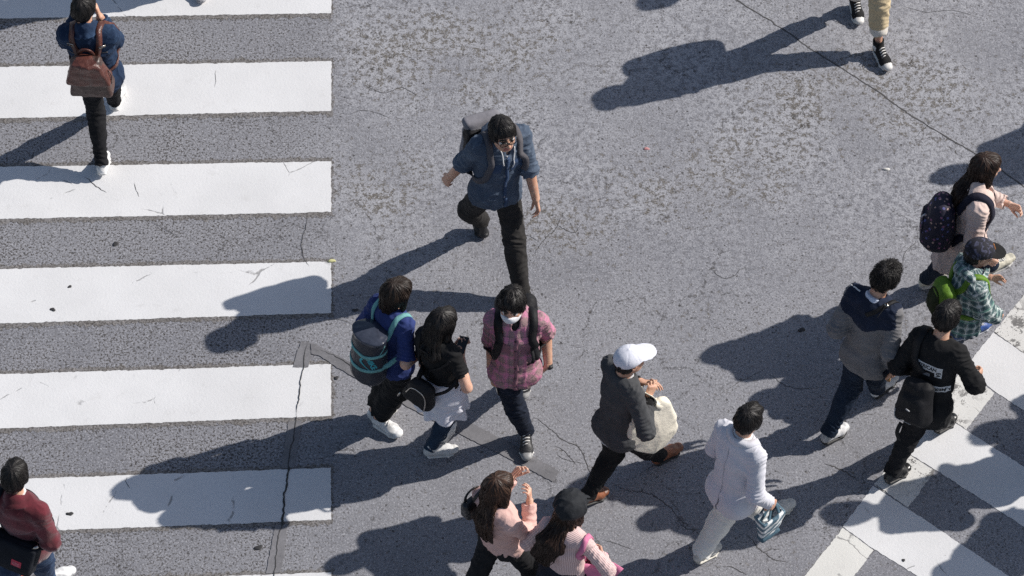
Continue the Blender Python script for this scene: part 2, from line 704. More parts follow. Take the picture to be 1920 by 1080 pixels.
class Human:
    """S: H height; pel, neck, head = (u, v, z); yaw, syaw, hyaw degrees; hp head pitch down;
    feet = {'L': ('toe'|'heel', u, v, yaw, raise)}; wr = {'L': (u, v, z)}; eh elbow hints; hd hand options"""

    def __init__(s, label, S):
        s.S = S
        H = S['H']
        k = s.k = H / 1.70
        w = s.w = S.get('build', 1.0)
        s.fem = S.get('fem', False)
        s.pel, s.neck, s.head = (P(*S[x]) for x in ('pel', 'neck', 'head'))
        if 'shift' in S:
            for x in ('pel', 'neck', 'head'):
                setattr(s, x, getattr(s, x) + V(*S['shift']))
        s.hf = yawv(S['yaw'])
        s.sf = yawv(S.get('syaw', S['yaw']))
        s.hr = V(s.hf[1], -s.hf[0], 0)
        s.sr = V(s.sf[1], -s.sf[0], 0)
        s.sp = nrm(s.neck - s.pel)                     # spine
        s.sf = perp(s.sf, s.sp)
        s.sr = np.cross(s.sf, s.sp)
        yh, ph = S.get('hyaw', S.get('syaw', S['yaw'])), R(S.get('hp', 8))
        f0 = yawv(yh)
        s.Hf = f0 * math.cos(ph) - UP * math.sin(ph)
        s.Hr = V(f0[1], -f0[0], 0)
        s.Hu = np.cross(s.Hr, s.Hf)
        if S.get('roll'):
            a = R(S['roll'])
            s.Hr, s.Hu = s.Hr * math.cos(a) + s.Hu * math.sin(a), s.Hu * math.cos(a) - s.Hr * math.sin(a)
        s.hs = S.get('hs', (0.915 if s.fem else 0.93))
        s.origin = V(s.pel[0], s.pel[1], 0)
        shw = (0.143 if s.fem else 0.160) * k * w
        s.sh = {'L': s.neck - s.sr * shw - s.sp * 0.045 * k, 'R': s.neck + s.sr * shw - s.sp * 0.045 * k}
        s.hip = {'L': s.pel - s.hr * 0.078 * k - UP * 0.01, 'R': s.pel + s.hr * 0.078 * k - UP * 0.01}
        s.el, s.wr, s.kn, s.an, s.ft = {}, {}, {}, {}, {}
        for d in 'LR':
            sg = -1 if d == 'L' else 1
            W = P(*S['wr'][d]) if d in S.get('wr', {}) else s.sh[d] - UP * 0.52 * k + s.sf * 0.05
            hint = S.get('eh', {}).get(d)
            hint = V(*hint) if hint else (-s.sf * 0.8 - UP * 0.35 + s.sr * sg * 0.35)
            E, q = ik(s.sh[d], W, 0.285 * k, 0.25 * k, hint)
            if q > 1.05:
                WARN.append(f'{label[:28]} arm {d} stretched {q:.2f}')
                W = s.sh[d] + (W - s.sh[d]) / q * 1.03
                E, q = ik(s.sh[d], W, 0.285 * k * 1.03, 0.25 * k * 1.03, hint)
            s.el[d], s.wr[d] = E, W
            kind, fu, fv, fy, fr = S['feet'][d][:5]
            ff = yawv(fy)
            fs = k * S.get('foot', 1.0)
            g = P(fu, fv, S['feet'][d][5] if len(S['feet'][d]) > 5 else 0.0)
            T = g if kind == 'toe' else g + ff * 0.262 * fs
            B = T - ff * 0.08 * fs
            a = R(fr)
            back = -ff * math.cos(a) + UP * math.sin(a)
            fup = UP * math.cos(a) + ff * math.sin(a)
            Hl = B + back * 0.182 * fs
            A = Hl - back * 0.052 * fs + fup * 0.095 * fs
            s.ft[d] = (T, B, Hl, ff, -back, fup, fs)
            s.an[d] = A
            K, q = ik(s.hip[d], A, 0.425 * k, 0.395 * k, V(*S.get('kh', {}).get(d, s.hf + 0.3 * ff)))
            if q > 1.03 or q < 0.6:
                WARN.append(f'{label[:28]} leg {d} ratio {q:.2f}')
            s.kn[d] = K
        s.skin = S.get('skin', SKIN_W if s.fem else SKIN)
        s.build_body(label)

    # -- frames
    def hp_(s, r, f, u):
        return s.head + (s.Hr * r + s.Hf * f + s.Hu * u) * s.hs

    def tp(s, r, f, u):
        """torso point: metres right, forward of the spine, up from the pelvis along it"""
        L = np.linalg.norm(s.neck - s.pel)
        t = min(1, max(0, u / L))
        rr = nrm(s.hr * (1 - t) + s.sr * t)
        ff = nrm(s.hf * (1 - t) + s.sf * t)
        return s.pel + s.sp * u + rr * r + ff * f

    def torso(s, grow=0.0, hem=0.17, flare=1.0, k=0.03, mat=0, fold=None, waist=1.0, belly=0.0):
        kk, w = s.k, s.w
        L = np.linalg.norm(s.neck - s.pel) / kk
        if s.fem:
            st = [(-hem, 0.152 * flare, 0.110 * flare), (0.0, 0.152, 0.110), (0.36 * L, 0.118 * waist, 0.090), (0.68 * L, 0.130, 0.104), (0.87 * L, 0.115, 0.082)]
        else:
            st = [(-hem, 0.146 * flare, 0.110 * flare), (0.0, 0.146, 0.110), (0.36 * L, 0.134 * waist, 0.102 + belly), (0.70 * L, 0.152, 0.114), (0.88 * L, 0.134, 0.090)]
        out = []
        for i in range(len(st) - 1):
            (u0, a0, b0), (u1, a1, b1) = st[i], st[i + 1]
            t = (u0 + u1) / 2 / L
            sd = nrm(s.hr * (1 - t) + s.sr * t)
            fwd = 0.0
            out.append(cap(s.tp(0, fwd, u0 * kk), s.tp(0, fwd, u1 * kk), (a0 * kk * w + grow, b0 * kk * w + grow), (a1 * kk * w + grow, b1 * kk * w + grow), k, sd,
                           (i == 0, False), fold if i < 3 else None, mat, s0=u0 * kk, uvr=0.16))
        # shoulders
        for d in 'LR':
            out.append(cap(s.tp(0, -0.005, (0.93 * L) * kk), s.sh[d], 0.058 * kk + grow, 0.047 * kk + grow, 0.05, s.sf, mat=mat, s0=0.0, uvr=0.1))
        return out

    def arm(s, d, grow=0.0, upto=2.0, loose=1.0, fold=None, mat=0, k=0.025):
        """sleeve down to upto (1 = elbow, 2 = wrist)"""
        kk = s.k * (0.88 if s.fem else 1.0)
        a, e, wv = s.sh[d], s.el[d], s.wr[d]
        out = []
        side = s.sf
        if upto <= 1.0:
            out.append(cap(a, a + (e - a) * upto, 0.047 * kk + grow, 0.045 * kk + grow * loose, k, side, (False, True), fold, mat, s0=0, uvr=0.055))
        else:
            out.append(cap(a, e, 0.047 * kk + grow, 0.043 * kk + grow * loose, k, side, fold=fold, mat=mat, s0=0, uvr=0.055))
            q = upto - 1
            out.append(cap(e, e + (wv - e) * q, 0.043 * kk + grow * loose, 0.043 * kk + (0.029 * kk - 0.043 * kk) * q + grow * loose * 0.85, k, side, (False, True), fold, mat, s0=0.29 * kk, uvr=0.055))
        return out

    def leg(s, d, grow=0.0, upto=2.0, loose=1.0, fold=None, mat=0, k=0.03):
        kk = s.k
        f_ = 0.96 if s.fem else 1.0
        a, e, c = s.hip[d], s.kn[d], s.an[d]
        out = [cap(a, e, 0.081 * kk * f_ + grow, 0.058 * kk * f_ + grow * loose, k, s.hr, fold=fold, mat=mat, uvr=0.09)]
        if upto > 1:
            q = upto - 1
            out.append(cap(e, e + (c - e) * q, 0.058 * kk * f_ + grow * loose, (0.058 + (0.040 - 0.058) * q) * kk * f_ + grow * loose, k, s.hr, (False, True), fold, mat, s0=0.43 * kk, uvr=0.07))
            # calf
            bk = -perp(s.hf, c - e)
            out.append(ell(e + (c - e) * 0.3 + bk * 0.012, V(0.052 * f_, 0.055 * f_, 0.12) * kk + grow * loose, np.array([perp(s.hr, c - e), bk, nrm(c - e)]), 0.03, mat))
        return out

    def hand(s, d):
        S = s.S.get('hd', {}).get(d, {})
        kk = s.k * (0.92 if s.fem else 1.0) * S.get('size', 1.0)
        W = s.wr[d]
        sg = -1 if d == 'L' else 1
        dr = nrm(V(*S['dir'])) if 'dir' in S else nrm(W - s.el[d])
        pn = perp(V(*S['pn']), dr) if 'pn' in S else perp(-s.sr * sg - 0.25 * s.sf, dr)
        th = np.cross(pn, dr) * (1 if d == 'R' else -1)
        th = nrm(th)
        if 'th' in S:
            th = perp(perp(V(*S['th']), dr), pn)
        cu = S.get('curl', 28)
        out = [cap(W, W + dr * 0.082 * kk, (0.031 * kk, 0.019 * kk), (0.040 * kk, 0.0145 * kk), 0.014, th)]
        offs = (0.030, 0.0105, -0.0095, -0.029)
        lens = (0.072, 0.080, 0.074, 0.058)
        for i in range(4):
            b = W + dr * (0.088 - 0.006 * abs(i - 1)) * kk + th * offs[i] * kk
            spread = th * (1.5 - i) * 0.05
            ang = 0.0
            r0 = (0.0088, 0.009, 0.0086, 0.0076)[i] * kk
            out.append(cap(W + dr * 0.05 * kk + th * offs[i] * 0.8 * kk, b, r0 * 1.2, r0 * 1.1, 0.008))
            for j, fr in enumerate((0.46, 0.30, 0.24)):
                ang += R(cu * (0.7, 1.1, 0.8)[j] * (1 + 0.12 * (i - 1)))
                dd = nrm(dr * math.cos(ang) + pn * math.sin(ang) + spread)
                e = b + dd * lens[i] * fr * kk
                out.append(cap(b, e, r0 * (1 - 0.1 * j), r0 * (0.92 - 0.1 * j), 0.003))
                b = e
        tb = W + dr * 0.022 * kk + th * 0.024 * kk + pn * 0.006 * kk
        tsp = S.get('thumb', 0.55)
        d1 = nrm(dr * 0.8 + th * tsp + pn * 0.35)
        d2 = nrm(dr * 0.95 + th * tsp * 0.35 + pn * 0.35)
        t1 = tb + d1 * 0.045 * kk
        t2 = t1 + d2 * 0.032 * kk
        t3 = t2 + nrm(d2 + pn * 0.3) * 0.024 * kk
        out += [cap(tb, t1, 0.0155 * kk, 0.0115 * kk, 0.010), cap(t1, t2, 0.0108 * kk, 0.0095 * kk, 0.003), cap(t2, t3, 0.0095 * kk, 0.0078 * kk, 0.003)]
        s.__dict__.setdefault('hands', {})[d] = (W + dr * 0.085 * kk + pn * 0.02 * kk, dr, pn, th)
        return out

    def face(s):
        a = np.array([s.Hr, s.Hf, s.Hu])
        q = s.hs
        p = s.hp_

        def E(c, r, k=0.02, mat=0, op='u'):
            return ell(p(*c), np.array(r) * q, a, k * q, mat, op)

        out = [E((0, -0.012, 0.028), (0.077, 0.096, 0.088)), E((0, 0.03, -0.03), (0.064, 0.066, 0.085), 0.03),
               E((0, 0.055, -0.085), (0.034, 0.032, 0.028), 0.03), E((0, 0.02, -0.06), (0.058, 0.055, 0.05), 0.03),
               E((0, 0.077, 0.026), (0.050, 0.020, 0.014), 0.015)]
        for g in (-1, 1):
            out += [E((g * 0.040, 0.066, -0.022), (0.022, 0.022, 0.020), 0.02), E((g * 0.031, 0.098, 0.007), (0.019, 0.013, 0.010), 0.014, 0, 's')]
        out += [cap(p(0, 0.090, 0.012), p(0, 0.112, -0.028), 0.009 * q, 0.0145 * q, 0.012 * q)]
        for g in (-1, 1):
            out += [E((g * 0.012, 0.100, -0.031), (0.009, 0.011, 0.008), 0.006),
                    E((g * 0.031, 0.0785, 0.006), (0.0135, 0.0125, 0.0105), 0.002, 2), E((g * 0.031, 0.0895, 0.0045), (0.0075, 0.0045, 0.0065), 0.001, 3),
                    E((g * 0.031, 0.0885, 0.0125), (0.0165, 0.0065, 0.0036), 0.002, 4),
                    cap(p(g * 0.015, 0.0955, 0.029), p(g * 0.034, 0.093, 0.034), 0.0045 * q, 0.005 * q, 0.002, mat=4),
                    cap(p(g * 0.034, 0.093, 0.034), p(g * 0.051, 0.079, 0.028), 0.005 * q, 0.0032 * q, 0.002, mat=4),
                    E((g * 0.077, -0.008, -0.002), (0.010, 0.020, 0.033), 0.008), E((g * 0.084, -0.006, 0.004), (0.007, 0.010, 0.018), 0.006, 0, 's')]
        out += [cap(p(-0.021, 0.088, -0.057), p(0, 0.099, -0.054), 0.0045 * q, 0.0068 * q, 0.003, mat=1), cap(p(0.021, 0.088, -0.057), p(0, 0.099, -0.054), 0.0045 * q, 0.0068 * q, 0.003, mat=1),
                cap(p(-0.015, 0.088, -0.066), p(0.015, 0.088, -0.066), 0.0072 * q, None, 0.004, mat=1)]
        return out

    def build_body(s, label):
        kk = s.k
        pr = s.torso(-0.016, hem=0.10)
        for d in 'LR':
            pr += s.leg(d, -0.012)
            T, B, Hl, ff, fd, fup, fs = s.ft[d]
            pr += [cap(s.an[d], B + fup * 0.03 * fs, 0.032 * fs, 0.026 * fs, 0.02), cap(B + UP * 0.025 * fs, T - ff * 0.03 * fs + UP * 0.02 * fs, (0.035 * fs, 0.02 * fs), (0.03 * fs, 0.015 * fs), 0.02)]
            a_ = s.arm(d)
            a_[0] = cap(s.sh[d], s.el[d], 0.036 * kk, 0.042 * kk * (0.88 if s.fem else 1.0), 0.025, s.sf)
            pr += a_
        nb = s.hp_(0, -0.025, -0.05)
        pr.append(cap(s.neck - s.sp * 0.02, nb, 0.058 * kk * (0.86 if s.fem else 1), 0.054 * s.hs * (0.86 if s.fem else 1), 0.03))
        pr += s.face()
        for d in 'LR':
            pr += s.hand(d)
        s.body = sdf_obj('person', pr, [s.skin, LIP, EYEW, IRIS, BROW], 0.0055, origin=s.origin, smooth=1)
        tag(s.body, label, 'person', s.S.get('group'))

    def part(s, name, prims, mats, h=0.006, wrinkle=None, smooth=1, extra=None, keep=True, parent=None):
        ob, v, f = sdf_obj(name, prims, mats, h, wrinkle, smooth, parent or s.body, s.origin, extra, True)
        if keep:
            s.__dict__.setdefault('surf', {})[name] = (v, f)
            s.__dict__.setdefault('bvh', {})[name] = bvh_of(v, f)
        return ob

    def mesh(s, name, vf, mat, parent=None, smooth=True):
        return make_obj(name, vf[0], vf[1], mat, parent=parent or s.body, origin=s.origin, smooth=smooth)

    # -- clothes
    def top(s, name, mats, grow=0.014, hem=0.16, flare=1.06, sleeve=1.92, loose=1.0, wr=(0.0055, 16), collar=None, cuff=None, sgrow=None, waist=1.05, vneck=False,
            extra_prims=None, seed=1, wave=0.008, belly=0.0, pre=None, lam=0.075, amp=0.0085, band=None):
        pr = s.torso(grow, hem, flare, waist=waist, fold=(0.004, 5, seed, 'v'), belly=belly)
        if pre:
            pr += pre
        if hem > 0.03:
            for d in 'LR':
                q_ = min(0.30, 0.10 + hem * 0.8)
                pr.append(cap(s.hip[d], s.hip[d] + (s.kn[d] - s.hip[d]) * q_, 0.081 * s.k + 0.024, 0.076 * s.k + 0.026, 0.035, s.hr))
                pr.append(ell(s.hip[d] - s.hf * 0.045 * s.k - UP * 0.02, V(0.076, 0.070, 0.090) * s.k + 0.022, np.array([s.hr, s.hf, UP]), 0.04))
        pr.append(cut(s.tp(0, 0, -hem * s.k + 0.004), -s.sp, wave, seed))
        if band:
            u0 = -hem * s.k
            pr.append(cap(s.tp(0, 0, u0 - 0.002), s.tp(0, 0, u0 + 0.05), (0.158 * s.k * s.w + grow - 0.004, 0.112 * s.k * s.w + grow - 0.004), None, 0.012, s.hr, (True, False), mat=band))
        sl = sleeve if isinstance(sleeve, dict) else {'L': sleeve, 'R': sleeve}
        for i, d in enumerate('LR'):
            a = s.arm(d, sgrow or grow, sl[d], loose, (amp, lam, seed * 1.7 + i * 2.4, 'r'))
            pr += a
            if cuff is not None:
                c = a[-1]
                L = np.linalg.norm(c['b'] - c['a'])
                b0 = c['b'] - c['n'] * min(0.045, L * 0.5)
                pr.append(cap(b0, c['b'] + c['n'] * 0.004, c['rb'][0] + 0.005, c['rb'][0] + 0.004, 0.004, s.sf, (True, True), mat=cuff, uvr=0.055))
        nb = s.hp_(0, -0.025, -0.05)
        ax = nrm(nb - s.neck)
        kn = 0.9 if s.fem else 1.0
        if collar:
            kind, hgt, cm = collar
            tilt = perp(s.sf, ax)
            c0 = s.neck - ax * 0.02 - tilt * 0.004
            c1 = s.neck + ax * hgt - tilt * 0.004
            ro = (0.080 if kind == 'stand' else 0.086) * s.k * kn
            pr.append(cap(c0, c1, ro, ro * (0.95 if kind == 'stand' else 0.86), 0.012, s.sr, (False, True), mat=cm))
            if kind == 'fold':
                pr.append(cap(s.neck - ax * 0.012 - tilt * 0.01, s.neck + ax * (hgt * 0.5) - tilt * 0.01, 0.104 * s.k * kn, 0.084 * s.k * kn, 0.006, s.sr, (True, False), mat=cm))
            ri = 0.064 * s.k * kn
            m = dict(cap(s.neck - ax * 0.03 + tilt * 0.008, s.neck + ax * 0.2 + tilt * 0.008, ri, ri * 1.02, 0.006, s.sr), op='s')
            pr.append(m)
            if kind in ('fold', 'open'):      # open front
                fr = s.neck + tilt * 0.09 * s.k
                pr.append(dict(ell(fr + ax * 0.01 - UP * 0.005, V(0.028, 0.05, 0.05 if kind == 'fold' else 0.11) * s.k, np.array([s.sr, tilt, ax]), 0.006), op='s'))
        else:
            ri = 0.068 * s.k * kn
            tilt = perp(s.sf, ax)
            pr.append(dict(cap(s.neck - ax * 0.02 + tilt * 0.012, s.neck + ax * 0.2 + tilt * 0.012, ri, ri * 1.05, 0.008, s.sr), op='s'))
        if extra_prims:
            pr += extra_prims
        return s.part(name, pr, mats, 0.006, (wr[0], wr[1], seed) if wr else None)

    def trousers(s, mats, grow=0.012, loose=1.0, upto=2.0, wr=(0.0045, 15), seed=3, cuff=None, name='trousers', amp=0.009, lam=0.11, up=None):
        pr = []
        kk, w = s.k, s.w
        up = up or {'L': upto, 'R': upto}
        pr.append(cap(s.pel - UP * 0.03 * kk, s.pel + s.sp * 0.11 * kk, (0.132 * kk * w + grow, 0.096 * kk * w + grow), (0.120 * kk * w + grow * 0.3, 0.086 * kk * w + grow * 0.3), 0.03, s.hr, (False, True)))
        for d in 'LR':
            a = s.leg(d, grow, up[d], loose, (amp, lam, seed + (1.9 if d == 'L' else 0), 'r'))
            pr += a
            pr.append(ell(s.hip[d] - s.hf * 0.045 * kk - UP * 0.02, V(0.076, 0.070, 0.090) * kk + grow * 0.6, np.array([s.hr, s.hf, UP]), 0.04))
            if cuff is not None:
                c = a[1]
                pr.append(cap(c['b'] - c['n'] * 0.045, c['b'] + c['n'] * 0.004, c['rb'][0] + 0.007, None, 0.003, s.hr, (True, True), mat=cuff))
        return s.part(name, pr, mats, 0.006, (wr[0], wr[1], seed))

    def shoes(s, mats, sole, high=False, toe=None, label=None, thick=0.016, chunky=1.0, laces=None):
        """mats = [upper, toe cap or accent]"""
        out = {}
        for d in 'LR':
            T, B, Hl, ff, fd, fup, fs = s.ft[d]
            c = chunky
            sd = np.cross(ff, UP)
            t = thick
            in_ = -sd if d == 'R' else sd
            topz = 0.03
            pr = [cap(T - ff * 0.038 * fs + UP * (t + 0.022 * fs), B + UP * (t + 0.030 * fs), (0.036 * fs * c, 0.021 * fs), (0.044 * fs * c, 0.030 * fs), 0.02, sd, mat=0),
                  cap(B + UP * (t + 0.028 * fs), Hl + fd * 0.035 * fs + fup * (t + 0.035 * fs), (0.043 * fs * c, 0.032 * fs), (0.035 * fs * c, 0.038 * fs), 0.02, sd, mat=0),
                  cap(B - fd * 0.02 * fs + fup * (t + 0.045 * fs), s.an[d] + fup * 0.0, (0.034 * fs * c, 0.028 * fs), (0.036 * fs * c, 0.042 * fs), 0.02, sd, mat=0)]
            if high:
                e = s.an[d] + nrm(s.kn[d] - s.an[d]) * 0.06 * fs
                pr.append(cap(s.an[d] - fup * 0.02, e, 0.043 * fs, 0.044 * fs, 0.012, sd, (False, True), mat=0))
                pr.append(dict(cap(e - nrm(e - s.an[d]) * 0.012, e + nrm(e - s.an[d]) * 0.1, 0.036 * fs, None, 0.002), op='s'))
            else:
                e = s.an[d] + fup * 0.012
                pr.append(dict(cap(e - fup * 0.012, e + fup * 0.1, 0.033 * fs, None, 0.004), op='s'))
            if toe is not None:
                pr.append(ell(T - ff * 0.034 * fs + UP * (t + 0.02 * fs), V(0.040 * c, 0.040, 0.026) * fs, np.array([sd, ff, UP]), 0.003, toe))
            if high and toe is not None:
                pr.append(ell(s.an[d] - in_ * -0.037 * fs, V(0.008, 0.02, 0.02) * fs, np.array([sd, fd, fup]), 0.001, toe))
            ob = s.part('shoe', pr, mats, 0.0055, (0.0012, 40, 5), keep=False)
            so_ = [cap(T - ff * 0.043 * fs + UP * t * 0.5, B + UP * t * 0.5, (0.041 * fs * c, t * 0.75), (0.047 * fs * c, t * 0.75), 0.008, sd),
                   cap(B + UP * t * 0.5, Hl + fd * 0.038 * fs + fup * t * 0.6, (0.047 * fs * c, t * 0.75), (0.038 * fs * c, t * 0.95), 0.008, sd)]
            s.part('sole', so_, [sole], 0.005, None, keep=False, parent=ob)
            if laces:
                ps = []
                for i in range(5):
                    q = B - fd * (0.0 + 0.018 * i) * fs + fup * (t + (0.062 + 0.011 * i) * fs)
                    ps.append(tube([q - sd * 0.024 * fs - fup * 0.008 - fd * 0.006, q + fup * 0.003, q + sd * 0.024 * fs - fup * 0.008 + fd * 0.006], 0.0042, 6))
                s.mesh('laces', join(ps), laces, parent=ob)
            out[d] = ob
        return out

    # -- hair
    def hair(s, mat, style='short', seed=1, vol=1.0, lift=0.0, n=420, length=None, curl=0.0, toward=None, part_side=0.0):
        a = np.array([s.Hr, s.Hf, s.Hu])
        q = s.hs
        p = s.hp_

        def E(c, r, k=0.02, op='u'):
            return ell(p(*c), np.array(r) * q, a, k * q, 0, op)

        g = 0.010 * vol
        pr = [E((0, -0.012, 0.030), (0.077 + g, 0.096 + g, 0.087 + g * 1.3)), E((0, -0.05, -0.01), (0.070 + g, 0.058 + g, 0.075))]
        if style in ('short', 'spiky'):
            pr += [E((0, 0.05, 0.075), (0.062, 0.048, 0.036 + g), 0.03)]
            for sg in (-1, 1):
                pr.append(E((sg * 0.074, 0.012, 0.005), (0.012 + g * 0.4, 0.03, 0.045), 0.02))
            pr.append(E((0, 0.125, -0.055), (0.092, 0.098, 0.118), 0.012, 's'))
            pr.append(cut(p(0, -0.05, -0.092), -s.Hu * 0.9 + s.Hf * 0.3, 0.004, seed))
        elif style == 'cap':
            pr = [E((0, -0.030, 0.000), (0.080, 0.086, 0.085)), E((0, -0.05, -0.03), (0.070, 0.056, 0.062)), E((0, 0.125, -0.035), (0.095, 0.105, 0.13), 0.012, 's'), cut(p(0, 0, 0.055), s.Hu), cut(p(0, -0.05, -0.095), -s.Hu * 0.9 + s.Hf * 0.3, 0.004, seed)]
        elif style == 'bob':
            pr += [E((0, 0.05, 0.072), (0.064, 0.05, 0.04 + g), 0.03),
                   cap(p(0, -0.03, 0.0), p(0, -0.045, -0.135), (0.080 * q + g, 0.068 * q + g), (0.080 * q, 0.060 * q), 0.03, s.Hr)]
            for sg in (-1, 1):
                pr.append(cap(p(sg * 0.075, 0.035, 0.03), p(sg * 0.078, 0.035, -0.11), 0.026 * q, 0.020 * q, 0.025))
            pr.append(E((0, 0.128, -0.06), (0.066, 0.085, 0.115), 0.012, 's'))
            pr.append(cut(p(0, -0.05, -0.155), -s.Hu, 0.012, seed))
        elif style == 'long':
            L = length or 0.42
            pr += [E((0, 0.045, 0.070), (0.066, 0.052, 0.042 + g), 0.03)]
            bk = s.tp(0, -0.115 * s.k, np.linalg.norm(s.neck - s.pel) - 0.05)
            b1 = p(0, -0.055, -0.10)
            tw = V(*toward) if toward is not None else V(0, 0, 0)
            end = bk - s.sp * (L - 0.22) - s.sf * 0.015 + tw
            pr += [cap(p(0, -0.035, 0.0), b1, (0.082 * q, 0.068 * q), (0.080 * q, 0.054 * q), 0.03, s.Hr, fold=(0.004, 11, seed, 'v')),
                   cap(b1, bk + tw * 0.5, (0.080 * q, 0.054 * q), (0.088 * q, 0.034 * q), 0.03, s.Hr, fold=(0.006, 13, seed, 'v')),
                   cap(bk + tw * 0.5, end, (0.088 * q, 0.034 * q), (0.062 * q, 0.016), 0.03, s.sr, fold=(0.008, 13, seed + 1, 'v'))]
            for sg in (-1, 1):
                pr.append(cap(p(sg * 0.076, 0.03, 0.03), p(sg * 0.082, 0.022, -0.10), 0.025 * q, 0.026 * q, 0.025, fold=(0.003, 6, seed, 'v')))
                pr.append(cap(p(sg * 0.082, 0.022, -0.10), p(sg * 0.085, 0.01, -0.20) - UP * 0.02, 0.026 * q, 0.013 * q, 0.02, fold=(0.003, 6, seed, 'v')))
            pr.append(E((0, 0.128, -0.06), (0.062, 0.082, 0.115), 0.012, 's'))

        rg = np.random.RandomState(seed)
        hd, hf, hr, hu = s.head, s.Hf, s.Hr, s.Hu
        crown = p(part_side, -0.045, 0.11)

        def ridge(X):
            rel = X - crown.astype(np.float32)
            az = np.arctan2(rel @ hr.astype(np.float32), rel @ hf.astype(np.float32))
            rad = np.linalg.norm(rel, axis=1)
            wv = wob(X, 30, seed)
            return 0.0010 * np.sin(az * 30 + 2.5 * wv + rad * 18) + 0.0022 * np.sin(az * 9 + 3 * wv) + 0.0022 * wob(X, 70, seed + 3)

        v, f, fab, mi = sdf_mesh(pr, 0.0055, None, 1, ridge)
        rel = v - crown
        az = np.arctan2(rel @ hr, rel @ hf)
        fab = np.stack([az * 0.085, np.linalg.norm(rel, axis=1), 0 * az], axis=1)
        tree = bvh_of(v, f)
        # locks lying on the surface
        fn = np.cross(v[f[:, 1]] - v[f[:, 0]], v[f[:, 2]] - v[f[:, 0]])
        n = int(n * 2.0)
        pick = rg.randint(0, len(v), n * 2)
        vs, fs_, fb = [v], [f], [fab]
        base = len(v)
        cnt = 0
        for i in pick:
            if cnt >= n:
                break
            x = v[i].copy()
            loc, no, _, _ = tree.find_nearest(Vector(x))
            if loc is None:
                continue
            no = np.array(no)
            r0 = x - crown
            out = r0 - np.dot(r0, hu) * hu
            if style in ('short', 'spiky', 'cap'):
                seg, st = 4, (0.0105 if style == 'spiky' else 0.011)
                wdt = 0.0021
            else:
                seg, st = 7, 0.021
                wdt = 0.0030
            pts = [x - no * 0.003]
            dirn = None
            ph = rg.uniform(0, 6.28)
            for j in range(seg):
                g_ = nrm(out) * (0.8 if j == 0 else 0.5) - UP * (0.35 if np.dot(no, UP) > 0.5 else 1.0) + rg.normal(0, 0.22, 3)
                if curl:
                    g_ = g_ + hr * math.sin(ph + j * 1.5) * curl
                t = g_ - no * np.dot(g_, no)
                if dirn is not None:
                    t = nrm(t) * 0.55 + dirn * 0.45
                dirn = nrm(t)
                y = pts[-1] + dirn * st
                loc, no2, _, ds = tree.find_nearest(Vector(y))
                if loc is not None and ds < 0.03:
                    no = np.array(no2)
                    up_ = (0.0008 + (lift * (j + 1) / seg)) if style != 'long' else 0.0012
                    y = np.array(loc) + no * (up_ + (0.003 * rg.rand() if j == seg - 1 else 0))
                pts.append(y)
            tv, tf = tube(pts, wdt * rg.uniform(0.7, 1.3), 3, 0.0008)
            tv = np.array(tv)
            tf = [q_ for q_ in tf if len(q_) == 4]
            vs.append(tv)
            fs_.append(np.array(tf) + base)
            azz = rg.uniform(-0.3, 0.3)
            fb.append(np.stack([np.full(len(tv), azz), np.linspace(0, 0.1, len(tv)), np.zeros(len(tv))], axis=1))
            base += len(tv)
            cnt += 1
        ob = make_obj('hair', np.concatenate(vs), np.concatenate(fs_), mat, np.concatenate(fb), None, s.body, s.origin)
        s.__dict__.setdefault('bvh', {})['hair'] = tree
        return ob

    def baseball_cap(s, mats, brim_mat=0, brim_len=0.085, seed=2, name='cap'):
        a = np.array([s.Hr, s.Hf, s.Hu])
        q = s.hs
        p = s.hp_
        tl = nrm(s.Hu - s.Hf * 0.12)
        crown = [ell(p(0, -0.012, 0.040), V(0.094, 0.113, 0.092) * q, a, 0.02), cut(p(0, 0, 0.028), -tl, 0.0)]
        e0, e1 = p(0, 0.075, 0.034), p(0, 0.115 + brim_len, 0.020)
        bd = nrm(e1 - e0)
        br = [ell(e0 + bd * (brim_len * 0.30), V(0.082 * q, brim_len * 0.5 + 0.058, 0.0085), np.array([s.Hr, bd, np.cross(s.Hr, bd)]), 0.006, brim_mat)]
        btn = [ell(p(0, -0.012, 0.131), V(0.009, 0.009, 0.005), a, 0.003)]

        def seams(X):
            rel = X - p(0, -0.012, 0.04).astype(np.float32)
            az = np.arctan2(rel @ s.Hr.astype(np.float32), rel @ s.Hf.astype(np.float32))
            top_ = (rel @ s.Hu.astype(np.float32)) > 0.005
            return np.where(top_, 0.0022 * np.exp(-((np.mod(az + 0.5236, 1.0472) - 0.5236) / 0.05) ** 2) + 0.0018 * wob(X, 32, seed), 0)
        return s.part(name, crown + br + btn, mats, 0.005, None, 1, seams)

    def strap(s, name, pts, width, mat, on='shirt', parent=None, thick=0.006, off=0.004, reach=0.10):
        return ribbon(pts, width, thick, s.bvh.get(on), off, s.sf, reach)


def thing_obj(name, v, f, mats, label, cat, origin, fab=None, mi=None, group=None):
    ob = make_obj(name, v, f, mats, fab, mi, None, origin)
    tag(ob, label, cat, group)
    return ob


def decal(points2d, faces, org, ax, ay, dirn, bvh, off, back=0.15):
    """flat outline laid on a surface: points (a, b) in metres about org, thrown along dirn"""
    v = []
    for a, b in points2d:
        o = np.asarray(org) + ax * a + ay * b - dirn * back
        loc, no, ix, ds = bvh.ray_cast(Vector(o), Vector(dirn), back * 2.2)
        if loc is None:
            loc, no, ix, ds = bvh.find_nearest(Vector(np.asarray(org) + ax * a + ay * b))
        v.append(np.array(loc) + np.array(no) * off)
    return v, faces


